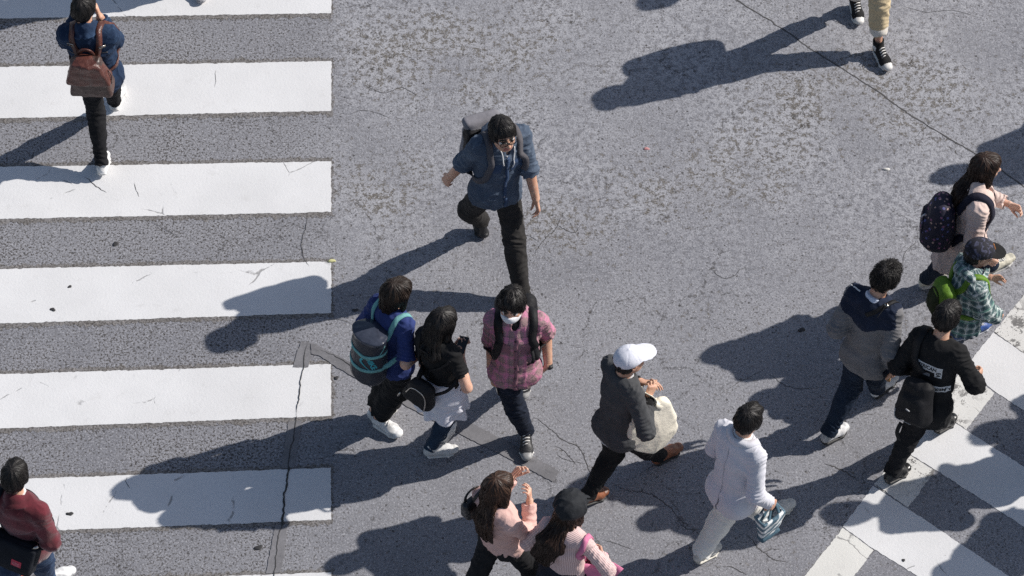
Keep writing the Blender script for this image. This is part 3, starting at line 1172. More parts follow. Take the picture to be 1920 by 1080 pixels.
def grid2d(w, h, nx=8, ny=6):
    pts = [((i / nx - 0.5) * w, (j / ny - 0.5) * h) for j in range(ny + 1) for i in range(nx + 1)]
    fs_ = [(j * (nx + 1) + i, j * (nx + 1) + i + 1, (j + 1) * (nx + 1) + i + 1, (j + 1) * (nx + 1) + i) for j in range(ny) for i in range(nx)]
    return pts, fs_


def poly2d(outline, step=0.008):
    """outline cut into small faces so that it can follow a surface"""
    import bmesh
    bm = bmesh.new()
    vs = [bm.verts.new((x, y, 0)) for x, y in outline]
    fc = bm.faces.new(vs)
    bmesh.ops.triangulate(bm, faces=[fc])
    for _ in range(6):
        ed = [e for e in bm.edges if e.calc_length() > step * 2]
        if not ed:
            break
        bmesh.ops.subdivide_edges(bm, edges=ed, cuts=1)
        bmesh.ops.triangulate(bm, faces=[x for x in bm.faces if len(x.verts) > 3])
    bm.verts.index_update()
    pts = [(v.co.x, v.co.y) for v in bm.verts]
    fs_ = [tuple(v.index for v in x.verts) for x in bm.faces]
    bm.free()
    return pts, fs_


def text2d(txt, size, bold=0.0):
    """letters as flat faces, centred"""
    cu = bpy.data.curves.new('lettering', 'FONT')
    cu.body = txt
    cu.size = size
    cu.align_x, cu.align_y = 'CENTER', 'CENTER'
    cu.offset = bold
    cu.resolution_u = 3
    ob = bpy.data.objects.new('lettering', cu)
    me = ob.to_mesh()
    pts = [(v.co.x, v.co.y) for v in me.vertices]
    fs_ = [tuple(p.vertices) for p in me.polygons]
    ob.to_mesh_clear()
    bpy.data.objects.remove(ob)
    bpy.data.curves.remove(cu)
    return pts, fs_


def rot2d(pts, ang, dx=0.0, dy=0.0, mx=1.0):
    c, s_ = math.cos(R(ang)), math.sin(R(ang))
    return [(mx * x * c - y * s_ + dx, mx * x * s_ + y * c + dy) for x, y in pts]
# ---------------------------------------------------------------- road surface
def asphalt_mat():
    b = NB('asphalt')
    co = b.coord('Object')
    big = b.noise(co, 0.36, 2, 0.5)
    mid = b.noise(co, 1.7, 3, 0.55)
    sp = b.n('SeparateXYZ')
    b.inp(sp, 0, co)
    # worn middle of the junction against the coarser crossing on the left
    wx = b.math('ADD', sp.outputs[0], b.math('MULTIPLY', b.math('SUBTRACT', mid, 0.5), 1.2))
    coarse = b.ramp(wx, -1.7, -1.0, 1.0, 0.0)
    smooth_ = b.math('SUBTRACT', 1.0, coarse, True)
    upper = b.ramp(b.math('ADD', b.math('ADD', sp.outputs[1], b.math('MULTIPLY', sp.outputs[0], 0.16)), b.math('MULTIPLY', b.math('SUBTRACT', big, 0.5), 2.6)), -0.7, 1.2, 0.0, 1.0)
    wornf = b.math('MULTIPLY', upper, smooth_)
    def spot(u, v, ru, rv):
        q = P(u, v, 0)
        dx = b.math('DIVIDE', b.math('SUBTRACT', sp.outputs[0], float(q[0])), ru / 263.0)
        dy = b.math('DIVIDE', b.math('SUBTRACT', sp.outputs[1], float(q[1])), rv / 210.0)
        return b.ramp(b.math('SQRT', b.math('ADD', b.math('MULTIPLY', dx, dx), b.math('MULTIPLY', dy, dy))), 0.25, 1.15, 1.0, 0.0)
    flaked = None
    for q_ in ((860, 105, 330, 150), (1320, 330, 260, 120), (1620, 180, 330, 140), (720, 330, 140, 110), (1060, 430, 150, 90)):
        o_ = spot(*q_)
        flaked = o_ if flaked is None else b.math('MAXIMUM', flaked, o_)
    speck = b.noise(co, 62, 4, 0.8)
    light = b.noise(co, 70, 2, 0.7)
    lace = b.noise(co, 21, 7, 0.82, 0.3)
    base = b.mix(b.ramp(mid, 0.32, 0.68), (0.176, 0.178, 0.198), (0.240, 0.242, 0.265))
    base = b.mix(b.math('MULTIPLY', b.ramp(big, 0.38, 0.62), 0.35), base, (0.285, 0.286, 0.306))
    reg = b.noise(co, 1.1, 4, 0.6)
    # bleached film, broken by ragged gaps down to the brown stone
    film = b.math('MULTIPLY', b.ramp(lace, 0.475, 0.525, 1.0, 0.0), b.math('ADD', b.math('MULTIPLY', b.math('MULTIPLY', wornf, b.ramp(reg, 0.36, 0.60, 0.25, 1.0)), 0.80), 0.14))
    base = b.mix(film, base, (0.365, 0.368, 0.392))
    fl_ = b.math('MULTIPLY', flaked, b.ramp(reg, 0.34, 0.62, 0.25, 1.0))
    thr = b.math('ADD', b.math('SUBTRACT', 0.598, b.math('MULTIPLY', fl_, 0.112)), b.math('MULTIPLY', b.ramp(reg, 0.58, 0.68), -0.03))
    gap = b.ramp(b.math('SUBTRACT', lace, thr), -0.004, 0.016)
    gap = b.math('MULTIPLY', gap, b.math('ADD', b.math('MULTIPLY', smooth_, 0.55), 0.30))
    base = b.mix(gap, base, b.mix(b.ramp(speck, 0.42, 0.6), (0.158, 0.141, 0.117), (0.080, 0.074, 0.067)))
    # stone grain
    base = b.mix(b.ramp(light, 0.52, 0.68, 0, 0.60), base, (0.47, 0.47, 0.50))
    sp_t = b.math('SUBTRACT', b.math('ADD', 0.564, b.math('MULTIPLY', b.math('SUBTRACT', mid, 0.5), -0.16)), b.math('MULTIPLY', coarse, 0.034))
    spf = b.ramp(b.math('SUBTRACT', speck, sp_t), -0.006, 0.030)
    base = b.mix(b.math('MULTIPLY', spf, b.math('ADD', 0.78, b.math('MULTIPLY', coarse, 0.18))), base, b.mix(coarse, (0.085, 0.081, 0.080), (0.062, 0.056, 0.052)))
    # open pores
    v1 = b.n('TexVoronoi', _feature='F1')
    b.inp(v1, 'Vector', co)
    v1.inputs['Scale'].default_value = 38
    sel = b.n('SeparateXYZ')
    b.inp(sel, 0, v1.outputs['Color'])
    lim = b.math('ADD', b.math('MULTIPLY', coarse, 0.16), b.ramp(mid, 0.35, 0.7, 0.05, 0.16))
    rad = b.math('ADD', b.math('MULTIPLY', sel.outputs[1], 0.22), b.math('MULTIPLY', b.math('SUBTRACT', light, 0.5), 0.9))
    pore = b.math('MULTIPLY', b.math('LESS_THAN', sel.outputs[0], lim), b.ramp(b.math('SUBTRACT', v1.outputs['Distance'], rad), 0.06, 0.16, 1.0, 0.0))
    base = b.mix(b.math('MULTIPLY', pore, 0.8), base, (0.052, 0.049, 0.049))
    # hair cracks
    wv = b.n('TexNoise')
    b.inp(wv, 'Vector', co)
    wv.inputs['Scale'].default_value = 3.4
    wv.inputs['Detail'].default_value = 5
    wv.inputs['Roughness'].default_value = 0.7
    mx = b.n('Mix', _data_type='VECTOR')
    mx.inputs[0].default_value = 0.20
    b.inp(mx, 4, co)
    b.inp(mx, 5, wv.outputs['Color'])
    vc = b.n('TexVoronoi', _feature='DISTANCE_TO_EDGE')
    b.inp(vc, 'Vector', mx.outputs[1])
    vc.inputs['Scale'].default_value = 3.1
    cm = b.math('MULTIPLY', b.ramp(b.noise(co, 1.1, 2, 0.6), 0.50, 0.58), b.ramp(lace, 0.42, 0.56))
    crack = b.math('MULTIPLY', b.ramp(vc.outputs['Distance'], 0.003, 0.022, 1.0, 0.0), cm)
    base = b.mix(b.math('MULTIPLY', crack, 0.72), base, (0.05, 0.047, 0.046))
    # oil spots
    vg = b.n('TexVoronoi', _feature='F1')
    b.inp(vg, 'Vector', co)
    vg.inputs['Scale'].default_value = 1.0
    sg = b.n('SeparateXYZ')
    b.inp(sg, 0, vg.outputs['Color'])
    gum = b.math('MULTIPLY', b.math('LESS_THAN', sg.outputs[0], 0.30), b.ramp(b.math('ADD', vg.outputs['Distance'], b.math('MULTIPLY', b.math('SUBTRACT', speck, 0.5), 0.06)), 0.018, 0.030, 0.75, 0.0))
    base = b.mix(gum, base, (0.05, 0.048, 0.05))
    b.inp(b.b, 'Base Color', base)
    b.b.inputs['Roughness'].default_value = 0.92
    b.b.inputs['Specular IOR Level'].default_value = 0.2
    h = b.math('SUBTRACT', b.math('MULTIPLY', light, 0.5), b.math('ADD', b.math('MULTIPLY', speck, 1.1), b.math('MULTIPLY', pore, 0.4)))
    b.bump(h, 0.5, 0.010)
    return b.m


def paint_mat(name, col=(0.69, 0.69, 0.695), wear=0.0, cream=0.0):
    b = NB(name)
    co = b.n('NewGeometry').outputs['Position']
    n1 = b.noise(co, 1.3, 4, 0.6)
    n2 = b.noise(co, 55, 3, 0.65)
    n3 = b.noise(co, 9, 6, 0.7, 0.3)
    c = b.mix(b.ramp(n1, 0.3, 0.7), tuple(x * 0.90 for x in col), col)
    if cream:
        c = b.mix(cream, c, (0.72, 0.69, 0.58))
    c = b.mix(b.ramp(n2, 0.55, 0.78, 0, 0.20), c, (0.50, 0.50, 0.51))
    c = b.mix(b.ramp(n3, 0.57, 0.70, 0, 0.24), c, (0.46, 0.45, 0.44))
    # small chips down to the asphalt
    sm = b.noise(co, 34, 5, 0.75)
    rg = b.noise(co, 1.9, 3, 0.6)
    thr = b.ramp(rg, 0.45, 0.75, 0.735 - wear * 0.10, 0.655 - wear * 0.17)
    chip = b.ramp(b.math('SUBTRACT', sm, thr), 0.0, 0.02)
    if wear:
        cr = b.noise(co, 6.0, 9, 0.75, 0.5)
        chip = b.math('MAXIMUM', chip, b.math('MULTIPLY', b.ramp(cr, 0.60 - wear * 0.09, 0.63 - wear * 0.08), b.ramp(rg, 0.42, 0.58)))
    c = b.mix(b.math('MULTIPLY', chip, 0.88), c, (0.10, 0.095, 0.095))
    # thin cracks
    wv = b.n('TexNoise')
    b.inp(wv, 'Vector', co)
    wv.inputs['Scale'].default_value = 3.0
    wv.inputs['Detail'].default_value = 5
    mx = b.n('Mix', _data_type='VECTOR')
    mx.inputs[0].default_value = 0.14
    b.inp(mx, 4, co)
    b.inp(mx, 5, wv.outputs['Color'])
    vc = b.n('TexVoronoi', _feature='DISTANCE_TO_EDGE')
    b.inp(vc, 'Vector', mx.outputs[1])
    vc.inputs['Scale'].default_value = 1.5 + wear * 2
    cm = b.math('MULTIPLY', b.ramp(b.noise(co, 1.4, 3, 0.6), 0.53 - wear * 0.1, 0.58), b.ramp(b.noise(co, 8, 3, 0.6), 0.44, 0.54))
    crack = b.math('MULTIPLY', b.ramp(vc.outputs['Distance'], 0.001, 0.0085, 1.0, 0.0), cm)
    c = b.mix(b.math('MULTIPLY', crack, 0.7), c, (0.16, 0.155, 0.155))
    b.inp(b.b, 'Base Color', c)
    b.b.inputs['Roughness'].default_value = 0.75
    b.b.inputs['Specular IOR Level'].default_value = 0.3
    h = b.math('ADD', b.math('MULTIPLY', n2, 0.7), b.math('SUBTRACT', b.math('MULTIPLY', n3, 0.3), b.math('ADD', chip, crack)))
    b.bump(h, 0.28, 0.008)
    return b.m


def tape_mat(name, col):
    b = NB(name)
    co = b.n('NewGeometry').outputs['Position']
    n1 = b.noise(co, 4, 4, 0.6)
    n2 = b.noise(co, 60, 3, 0.65)
    n3 = b.noise(co, 14, 5, 0.7, 0.4)
    c = b.mix(b.ramp(n1, 0.3, 0.7), tuple(x * 0.82 for x in col), tuple(x * 1.15 for x in col))
    c = b.mix(b.ramp(n2, 0.5, 0.75, 0, 0.35), c, tuple(x * 1.7 for x in col))
    c = b.mix(b.ramp(n3, 0.56, 0.66, 0, 0.45), c, tuple(x * 0.55 for x in col))
    b.inp(b.b, 'Base Color', c)
    b.b.inputs['Roughness'].default_value = 0.7
    b.bump(b.math('ADD', b.math('MULTIPLY', n2, 0.5), n3), 0.3, 0.008)
    return b.m


ASPH = asphalt_mat()
g = 150.0
N = 12
gv = [(-g + 2 * g * i / N, -g + 2 * g * j / N, 0.0) for j in range(N + 1) for i in range(N + 1)]
gf = [(j * (N + 1) + i, j * (N + 1) + i + 1, (j + 1) * (N + 1) + i + 1, (j + 1) * (N + 1) + i) for j in range(N) for i in range(N)]
tag(make_obj('road', gv, gf, ASPH, smooth=False), kind='structure')

rgj = np.random.RandomState(11)


def sheet(name, px, z, mat, jag=0.0032, step=0.016, kind='structure', label=None, cat=None, world=False, thick=None):
    """flat marking on the road; px = outline in photograph points"""
    pts = [np.asarray(q, float) if world else P(q[0], q[1], 0) for q in px]
    out = []
    n = len(pts)
    ctr = np.mean(pts, axis=0)
    for i in range(n):
        a, b = pts[i], pts[(i + 1) % n]
        m = max(1, int(np.linalg.norm(b - a) / step))
        nn = np.cross(UP, nrm(b - a))
        lo_ = 0.0
        for j in range(m):
            lo_ = 0.75 * lo_ + rgj.normal(0, 1) * 0.5
            o = 0 if j == 0 else (lo_ * 0.6 + rgj.normal(0, 0.6)) * jag
            q = a + (b - a) * j / m + nn * o
            out.append(V(q[0], q[1], z))
    th = thick or 0.0016
    vs = out + [V(q[0], q[1], z - th) for q in out]
    m = len(out)
    area = sum(out[i][0] * out[(i + 1) % m][1] - out[(i + 1) % m][0] * out[i][1] for i in range(m))
    top = tuple(range(m)) if area > 0 else tuple(range(m))[::-1]
    f = [top]
    for i in range(m):
        j = (i + 1) % m
        f.append((i, i + m, j + m, j) if area > 0 else (j, j + m, i + m, i))
    ob = make_obj(name, vs, f, mat, origin=V(ctr[0], ctr[1], 0), smooth=False)
    tag(ob, label, cat, kind=kind)
    return ob


def line_sheet(name, px, width, z, mat, jag=0.3, step=0.02, taper=True, seed=0):
    """irregular crack or joint along a path"""
    rg = np.random.RandomState(seed)
    pts = spline([P(u, v, 0) for u, v in px], step)
    L, Rr = [], []
    wob_ = 0.0
    n = len(pts)
    for i, p in enumerate(pts):
        t = nrm(pts[min(i + 1, n - 1)] - pts[max(i - 1, 0)])
        nn = np.cross(UP, t)
        wob_ = 0.7 * wob_ + rg.normal(0, width * jag)
        tw = 1.0
        if taper:
            tw = min(1.0, 0.15 + 4.0 * min(i, n - 1 - i) / max(1, n))
        c = p + nn * wob_
        L.append(c + nn * width * 0.5 * tw * rg.uniform(0.55, 1.4))
        Rr.append(c - nn * width * 0.5 * tw * rg.uniform(0.55, 1.4))
    v = [V(q[0], q[1], z) for q in L + Rr]
    f = [(i + n, i + n + 1, i + 1, i) for i in range(n - 1)]
    return v, f


PAINT = paint_mat('road_paint')
PAINT_WORN = paint_mat('worn_road_paint', (0.67, 0.665, 0.65), 0.85, 0.08)
PAINT_CREAM = paint_mat('cream_road_paint', (0.68, 0.675, 0.645), 0.2, 0.03)
EB = NB('brown_gravel')
co_ = EB.n('NewGeometry').outputs['Position']
e1, e2, e3 = EB.noise(co_, 62, 4, 0.8), EB.noise(co_, 5, 3, 0.6), EB.noise(co_, 70, 2, 0.7)
ec = EB.mix(EB.ramp(e2, 0.35, 0.65), (0.155, 0.147, 0.143), (0.205, 0.198, 0.200))
ec = EB.mix(EB.ramp(e3, 0.52, 0.68, 0, 0.6), ec, (0.36, 0.33, 0.31))
ec = EB.mix(EB.ramp(e1, 0.50, 0.56, 0, 0.85), ec, (0.050, 0.043, 0.038))
EB.inp(EB.b, 'Base Color', ec)
EB.b.inputs['Roughness'].default_value = 0.92
EB.bump(e1, 0.4, 0.01)
EDGE = EB.m
TAPE = tape_mat('sealing_tape', (0.165, 0.162, 0.172))
DARK = tape_mat('dark_joint', (0.034, 0.033, 0.033))
CRK = tape_mat('crack_fill', (0.062, 0.059, 0.058))
RED = tape_mat('red_road_paint', (0.60, 0.095, 0.06))
Z1, Z2, Z3, ZC = 0.003, 0.0055, 0.0075, 0.0016

# left crossing: stripes run out of the frame on the left
ST = [((-10, 625), (-70, 625), (-152, -165)), ]
rows = [(-68, -57, 25, 35), (115, 126, 208, 222), (303, 313.5, 398, 411), (491, 505, 587, 607), (683, 702, 780, 804), (877, 900, 975, 999), (1073, 1097, 1172, 1198), (1270, 1296, 1370, 1398)]
for tr, tl, br, bl in rows:
    s1, s2 = (tl - tr) / 621.0, (bl - br) / 621.0
    u0 = -420
    sheet('road_edge', [(625, tr - 7), (u0, tl - 7 + (tl - tr) * 0.68), (u0, bl + 8 + (bl - br) * 0.68), (625, br + 8)], 0.0016, EDGE, 0.012, 0.010)
    sheet('crosswalk_stripe', [(621, tr), (u0, tr + s1 * (621 - u0)), (u0, br + s2 * (621 - u0)), (621, br)], Z1, PAINT)

# right crossing with its border band
sheet('crosswalk_stripe', [(1637, 911), (1702, 954), (1891, 1080), (2100, 1220), (1960, 1240), (1715, 1077), (1640, 1031), (1580, 988)], Z1, PAINT)
sheet('crosswalk_stripe', [(1747, 764), (1813, 808), (1865, 841), (1920, 876), (2150, 1022), (2150, 1140), (1920, 988), (1870, 956), (1821, 924), (1755, 882), (1692, 842)], Z1, PAINT)
sheet('crosswalk_stripe', [(1862, 624), (1925, 667), (2150, 815), (2150, 920), (1920, 770), (1866, 735), (1808, 690)], Z1, PAINT)
sheet('crosswalk_stripe', [(1975, 480), (2200, 630), (2200, 740), (1985, 590), (1925, 548)], Z1, PAINT)
sheet('crosswalk_border', [(1580, 990), (1638, 1032), (1588, 1098), (1540, 1160), (1470, 1132), (1509, 1080)], Z1, PAINT_CREAM)
sheet('crosswalk_border', [(1690, 844), (1753, 883), (1702, 952), (1639, 909)], Z1, PAINT_WORN)
sheet('crosswalk_border', [(1806, 692), (1864, 737), (1812, 806), (1749, 762)], Z1, PAINT_WORN)
sheet('crosswalk_border', [(1923, 550), (1983, 592), (1924, 665), (1864, 622)], Z1, PAINT_WORN)

# red paint under the walker at the lower left
sheet('red_road_paint', [(-60, 1030), (0, 1049), (14, 1057), (58, 1082), (90, 1110), (-60, 1140)], Z1, RED)

# sealing tape over the joints
sheet('sealing_tape', [(565, 642), (581, 643), (583, 670), (578, 689), (549, 689), (556, 664)], Z2, TAPE, 0.003)
sheet('sealing_tape', [(541, 791), (566, 789), (558, 840), (552, 877), (527, 879), (533, 838)], Z2, TAPE, 0.003)
sheet('sealing_tape', [(516, 985), (539, 984), (534, 1030), (526, 1074), (499, 1076), (508, 1030)], Z2, TAPE, 0.003)
sheet('sealing_tape', [(582, 644), (596, 648), (622, 662), (700, 701), (800, 752), (918, 812), (1000, 856), (1048, 884), (1036, 904), (950, 858), (880, 823), (800, 782), (700, 728), (640, 694), (600, 668), (584, 664)], Z2, TAPE, 0.003)

# joints, cracks
cr = [line_sheet('c', p_, w_, z_, None, j_, 0.016, t_, sd_) for p_, w_, z_, j_, t_, sd_ in (
    ([(576, 645), (571, 668), (569, 690), (563, 720), (558, 760), (556, 782)], 0.007, Z3, 0.35, True, 1),
    ([(556, 782), (551, 820), (543, 850), (541, 877)], 0.007, Z3, 0.3, False, 2),
    ([(541, 877), (538, 910), (533, 945), (529, 985)], 0.014, Z3, 0.22, False, 3),
    ([(529, 985), (522, 1010), (518, 1045), (514, 1085)], 0.006, Z3, 0.4, False, 4),
    ([(600, 656), (640, 676), (700, 713), (790, 762), (850, 792)], 0.006, Z3, 0.6, True, 5),
)]
JM = DARK
v_, f_ = join(cr)
tag(make_obj('joint_crack', v_, f_, JM, smooth=False), kind='structure')
cr = [line_sheet('c', p_, w_, z_, None, j_, 0.02, t_, sd_) for p_, w_, z_, j_, t_, sd_ in (
    ([(1330, -40), (1381, 0), (1425, 28), (1472, 58), (1510, 84), (1543, 106), (1588, 134), (1631, 162), (1660, 182), (1691, 204), (1757, 245), (1814, 280), (1877, 320), (1920, 350), (1990, 398)], 0.010, ZC, 0.22, False, 21),
)]
v_, f_ = join(cr)
tag(make_obj('slab_joint', v_, f_, CRK, smooth=False), kind='structure')
paths = [
    ([(575, 402), (572, 430), (565, 455), (569, 482), (580, 500)], .008), ([(280, 412), (300, 425), (335, 442)], .006),
    ([(1000, 782), (1030, 802), (1060, 828), (1085, 842), (1105, 880), (1112, 905)], .010), ([(1040, 835), (1062, 850), (1080, 872)], .007), ([(985, 770), (975, 742), (960, 715)], .007),
    ([(1150, 908), (1180, 920), (1215, 925), (1240, 940), (1270, 968), (1290, 985)], .010), ([(1205, 885), (1235, 870), (1268, 862)], .006),
    ([(1100, 870), (1060, 862), (1040, 850)], .006), ([(1130, 1010), (1160, 1022), (1190, 1030)], .006),
    ([(1400, 1000), (1425, 1028), (1447, 1047), (1480, 1056)], .009), ([(1420, 1038), (1445, 1032), (1465, 1030)], .006), ([(1270, 975), (1290, 992), (1318, 994)], .008),
    ([(1545, 868), (1565, 876), (1588, 887), (1600, 896), (1611, 901)], .013), ([(1640, 909), (1652, 918), (1666, 927)], .010),
    ([(1355, 1060), (1380, 1066), (1402, 1078)], .010),
    ([(680, 158), (720, 175), (752, 165), (790, 182)], .007), ([(650, 215), (690, 208), (735, 222)], .006),
    ([(1060, 395), (1044, 425), (1020, 450), (1000, 478)], .008), ([(1045, 420), (1075, 435), (1090, 420)], .008), ([(965, 437), (990, 442), (1012, 455)], .006),
    ([(1330, 500), (1352, 520), (1375, 518), (1392, 503), (1410, 505)], .006), ([(1440, 700), (1470, 720), (1500, 728), (1550, 726)], .007),
    ([(1340, 745), (1380, 720), (1440, 690)], .005), ([(1690, 500), (1700, 470), (1725, 450)], .006),
    ([(1690, 10), (1740, 22), (1790, 20), (1840, 34)], .006), ([(1715, 258), (1742, 232), (1756, 216)], .006),
    ([(238, 895), (237, 905), (244, 917)], .006), ([(158, 333), (178, 345), (200, 362)], .010), ([(252, 343), (255, 358), (261, 370)], .006), ([(117, 338), (136, 346)], .006), ([(404, 132), (405, 150), (402, 164)], .005),
    ([(604, 600), (640, 600), (664, 610)], .006), ([(1745, 1000), (1752, 970)], .005),
]
cr = [line_sheet('c', p_, w_ * 0.62, (0.0046 if p_[0][0] < 640 or p_[0][0] == 1640 else ZC), None, 0.6, 0.014, True, 40 + i) for i, (p_, w_) in enumerate(paths)]
v_, f_ = join(cr)
tag(make_obj('road_crack', v_, f_, CRK, smooth=False), kind='structure')


# trodden gum: low discs
def blob(name, u, v, rx, ry, h, mat, label, cat, group=None, seed=0, z=0.0):
    rg = np.random.RandomState(seed)
    c = P(u, v, 0)
    n = 16
    ph = rg.uniform(0, 6, 3)
    vs, f = [], []
    rings = [(1.0, 0.0), (0.9, 0.6), (0.6, 0.95)]
    for q, hh in rings:
        for i in range(n):
            a = 6.2832 * i / n
            r_ = q * (1 + 0.2 * math.sin(2 * a + ph[0]) + 0.13 * math.sin(3 * a + ph[1]) + 0.07 * math.sin(5 * a + ph[2]))
            vs.append(V(c[0] + rx * r_ * math.cos(a), c[1] + ry * r_ * math.sin(a), z + h * hh))
    vs.append(V(c[0], c[1], z + h))
    for k in range(2):
        for i in range(n):
            f.append((k * n + i, k * n + (i + 1) % n, (k + 1) * n + (i + 1) % n, (k + 1) * n + i))
    for i in range(n):
        f.append((2 * n + i, 2 * n + (i + 1) % n, 3 * n))
    o = make_obj(name, vs, f, mat, origin=V(c[0], c[1], 0))
    tag(o, label, cat, group)
    return o


GUM = plain('trodden_gum', (0.035, 0.034, 0.036), 0.75)
for i, (u, v, r_, l_) in enumerate(((99, 581, .018, 'dark gum spot low on a white stripe at the left edge, below a smaller spot'), (131, 538, .013, 'small dark gum spot on a white stripe just above another gum spot'),
                                    (131, 964, .020, 'black gum blot on the white stripe beside the man in maroon'), (217, 458, .020, 'dark gum spot on the grey gap between white stripes'), (485, 1027, .024, 'broad black gum blot beside the lowest strip of sealing tape'),
                                    (631, 709, .016, 'round dark gum spot right of the end of a white stripe'), (1503, 619, .022, 'dark gum blot lying in the shadow left of the man in grey and navy jacket'),
                                    (1694, 1051, .012, 'small dark gum spot on the lowest white stripe of the right crossing'), (666, 582, .017, 'black gum spot in shade beside the woman with the turquoise strapped bag'))):
    blob('trodden_gum', u, v, r_ * 1.15, r_ * 0.85, 0.004, GUM, l_, 'gum', 'gum trodden into the road', i + 3, 0.0045)
LEAF = plain('scrap', (0.62, 0.60, 0.30), 0.7)
PAPER = plain('paper_scrap', (0.72, 0.70, 0.64), 0.7)
blob('paper_scrap', 1662, 318, 0.022, 0.012, 0.012, PAPER, 'small white scrap of paper lying on bare grey road', 'litter', None, 31)
blob('paper_scrap', 622, 490, 0.034, 0.012, 0.010, LEAF, 'yellow scrap lying at the end of a white stripe', 'litter', None, 32, 0.004)
blob('paper_scrap', 1212, 279, 0.018, 0.016, 0.008, plain('pink_scrap', (0.5, 0.24, 0.24), 0.8), 'faded pink scrap stuck to the grey road', 'litter', None, 33)
# ---------------------------------------------------------------- fabrics used by the walkers
WHITE_RUB = plain('white_rubber', (0.66, 0.65, 0.63), 0.55)
CREAM_RUB = plain('cream_rubber', (0.60, 0.57, 0.50), 0.55)
BLACK_RUB = plain('black_rubber', (0.018, 0.018, 0.019), 0.6)
WHITE_LEA = leather('white_leather', (0.66, 0.66, 0.66), 0.5, 0.15)
BLACK_LEA = leather('black_leather', (0.016, 0.016, 0.017), 0.28, 0.25)
BROWN_LEA = leather('brown_leather', (0.105, 0.046, 0.034), 0.36, 0.35)
TAN_LEA = leather('tan_leather', (0.27, 0.10, 0.05), 0.42, 0.2)
DKBROWN_LEA = leather('dark_brown_suede', (0.055, 0.035, 0.025), 0.75, 0.3)
BLACK_COTTON = cloth('black_cotton', (0.013, 0.013, 0.014), 0.25)
BLACK_KNIT = cloth('black_knit', (0.010, 0.010, 0.011), 0.2)
BLACK_NYLON = cloth('black_nylon', (0.009, 0.009, 0.011), 0.25, rough=0.68, spec=0.3)
BLACK_JEAN = cloth('black_jeans', (0.012, 0.012, 0.014), 0.35, 10)
CHAR_WOOL = cloth('charcoal_trouser_cloth', (0.030, 0.028, 0.027), 0.3, 9)
METAL = plain('buckle_metal', (0.55, 0.52, 0.48), 0.3, 1.0)
WHITE_COT = cloth('white_cotton', (0.72, 0.72, 0.73), 0.08, bump=0.3, fs=0.1)
GLASS_BLK = plain('spectacle_frame', (0.01, 0.01, 0.01), 0.25)
PHONE = plain('phone_black', (0.008, 0.008, 0.010), 0.12)
HAIR_BLK = hair_mat('black_hair', (0.0075, 0.0062, 0.006))
HAIR_DKB = hair_mat('dark_brown_hair', (0.013, 0.0085, 0.0065), (0.055, 0.034, 0.024))
HAIR_MID = hair_mat('mid_brown_hair', (0.015, 0.008, 0.006), (0.075, 0.040, 0.026))
HAIR_BRN = hair_mat('brown_hair', (0.020, 0.010, 0.007), (0.13, 0.068, 0.042))
BAGS_TODO = []


def bag_obj(name, prims, mats, label, cat, h=0.006, wrinkle=(0.004, 13, 2), extra=None):
    v, f, fab, mi = sdf_mesh(prims, h, wrinkle, 1, extra)
    c = v.mean(axis=0)
    o0 = V(c[0], c[1], v[:, 2].min())
    ob = make_obj(name, v, f, mats, fab, mi[f].max(axis=1) if isinstance(mats, list) and len(mats) > 1 else None, None, o0)
    tag(ob, label, cat)
    ob['o'] = 0
    del ob['o']
    return ob, o0, bvh_of(v, f)


def bag_part(name, vf, mat, parent, o0, smooth=True):
    return make_obj(name, vf[0], vf[1], mat, None, None, parent, o0, smooth)


def pack_frame(H, back=0.19, up=0.30, tilt=0.0, side=0.0):
    """centre and axes (right, back, up) of a bag worn on the back"""
    u = nrm(H.sp + H.sf * tilt)
    bk = -perp(H.sf, u)
    r = np.cross(u, bk) * -1
    r = nrm(perp(H.sr, u))
    c = H.tp(side, -back, up)
    return c, np.array([r, bk, u])


def pack_straps(H, c, ax, hx, hz, on, wdt, mat, parent, o0, thick=0.010, only='LR', low=True, sx=0.095):
    """shoulder straps: top of the bag, over the shoulders, under the arms, back to the bag"""
    kk = H.k
    L = np.linalg.norm(H.neck - H.pel)
    for d in only:
        sg = -1 if d == 'L' else 1
        x = sx * kk * sg
        pts = [c + ax[0] * sg * hx * 0.45 + ax[2] * hz * 0.62 - ax[1] * 0.05,
               H.tp(x, -0.09 * kk, L - 0.03), H.tp(x * 1.02, -0.02, L + 0.05), H.tp(x * 1.08, 0.09 * kk, L - 0.03),
               H.tp(x * 1.25, 0.15 * kk, L - 0.16 * kk)]
        if low:
            pts += [H.tp(x * 1.55, 0.10 * kk, L - 0.30 * kk), H.tp(x * 1.75, 0.0, L - 0.36 * kk), H.tp(x * 1.6, -0.10 * kk, L - 0.38 * kk), c + ax[0] * sg * hx * 0.8 - ax[2] * hz * 0.7 - ax[1] * 0.03]
        vf = ribbon(pts, wdt, thick, H.bvh[on], 0.004, H.sf, 0.12)
        bag_part('shoulder_strap', vf, mat, parent, o0)


def buttons(H, on, mat, u0, u1, n, x=0.0, r=0.0065):
    for i in range(n):
        q = H.tp(x, 0.0, u0 + (u1 - u0) * i / (n - 1))
        loc, no, ix, ds = H.bvh[on].ray_cast(Vector(q + H.sf * 0.4), Vector(-H.sf), 0.5)
        if loc is None:
            continue
        no = np.array(no)
        H.mesh('button', tube([np.array(loc) + no * 0.0005, np.array(loc) + no * 0.004], r, 10), mat)


def seam(H, name, pts, on, mat, w=0.006, thick=0.0018, off=0.0005, hint=None):
    return H.mesh(name, ribbon(pts, w, thick, H.bvh[on], off, hint if hint is not None else H.sf, 0.1, 0.012), mat)


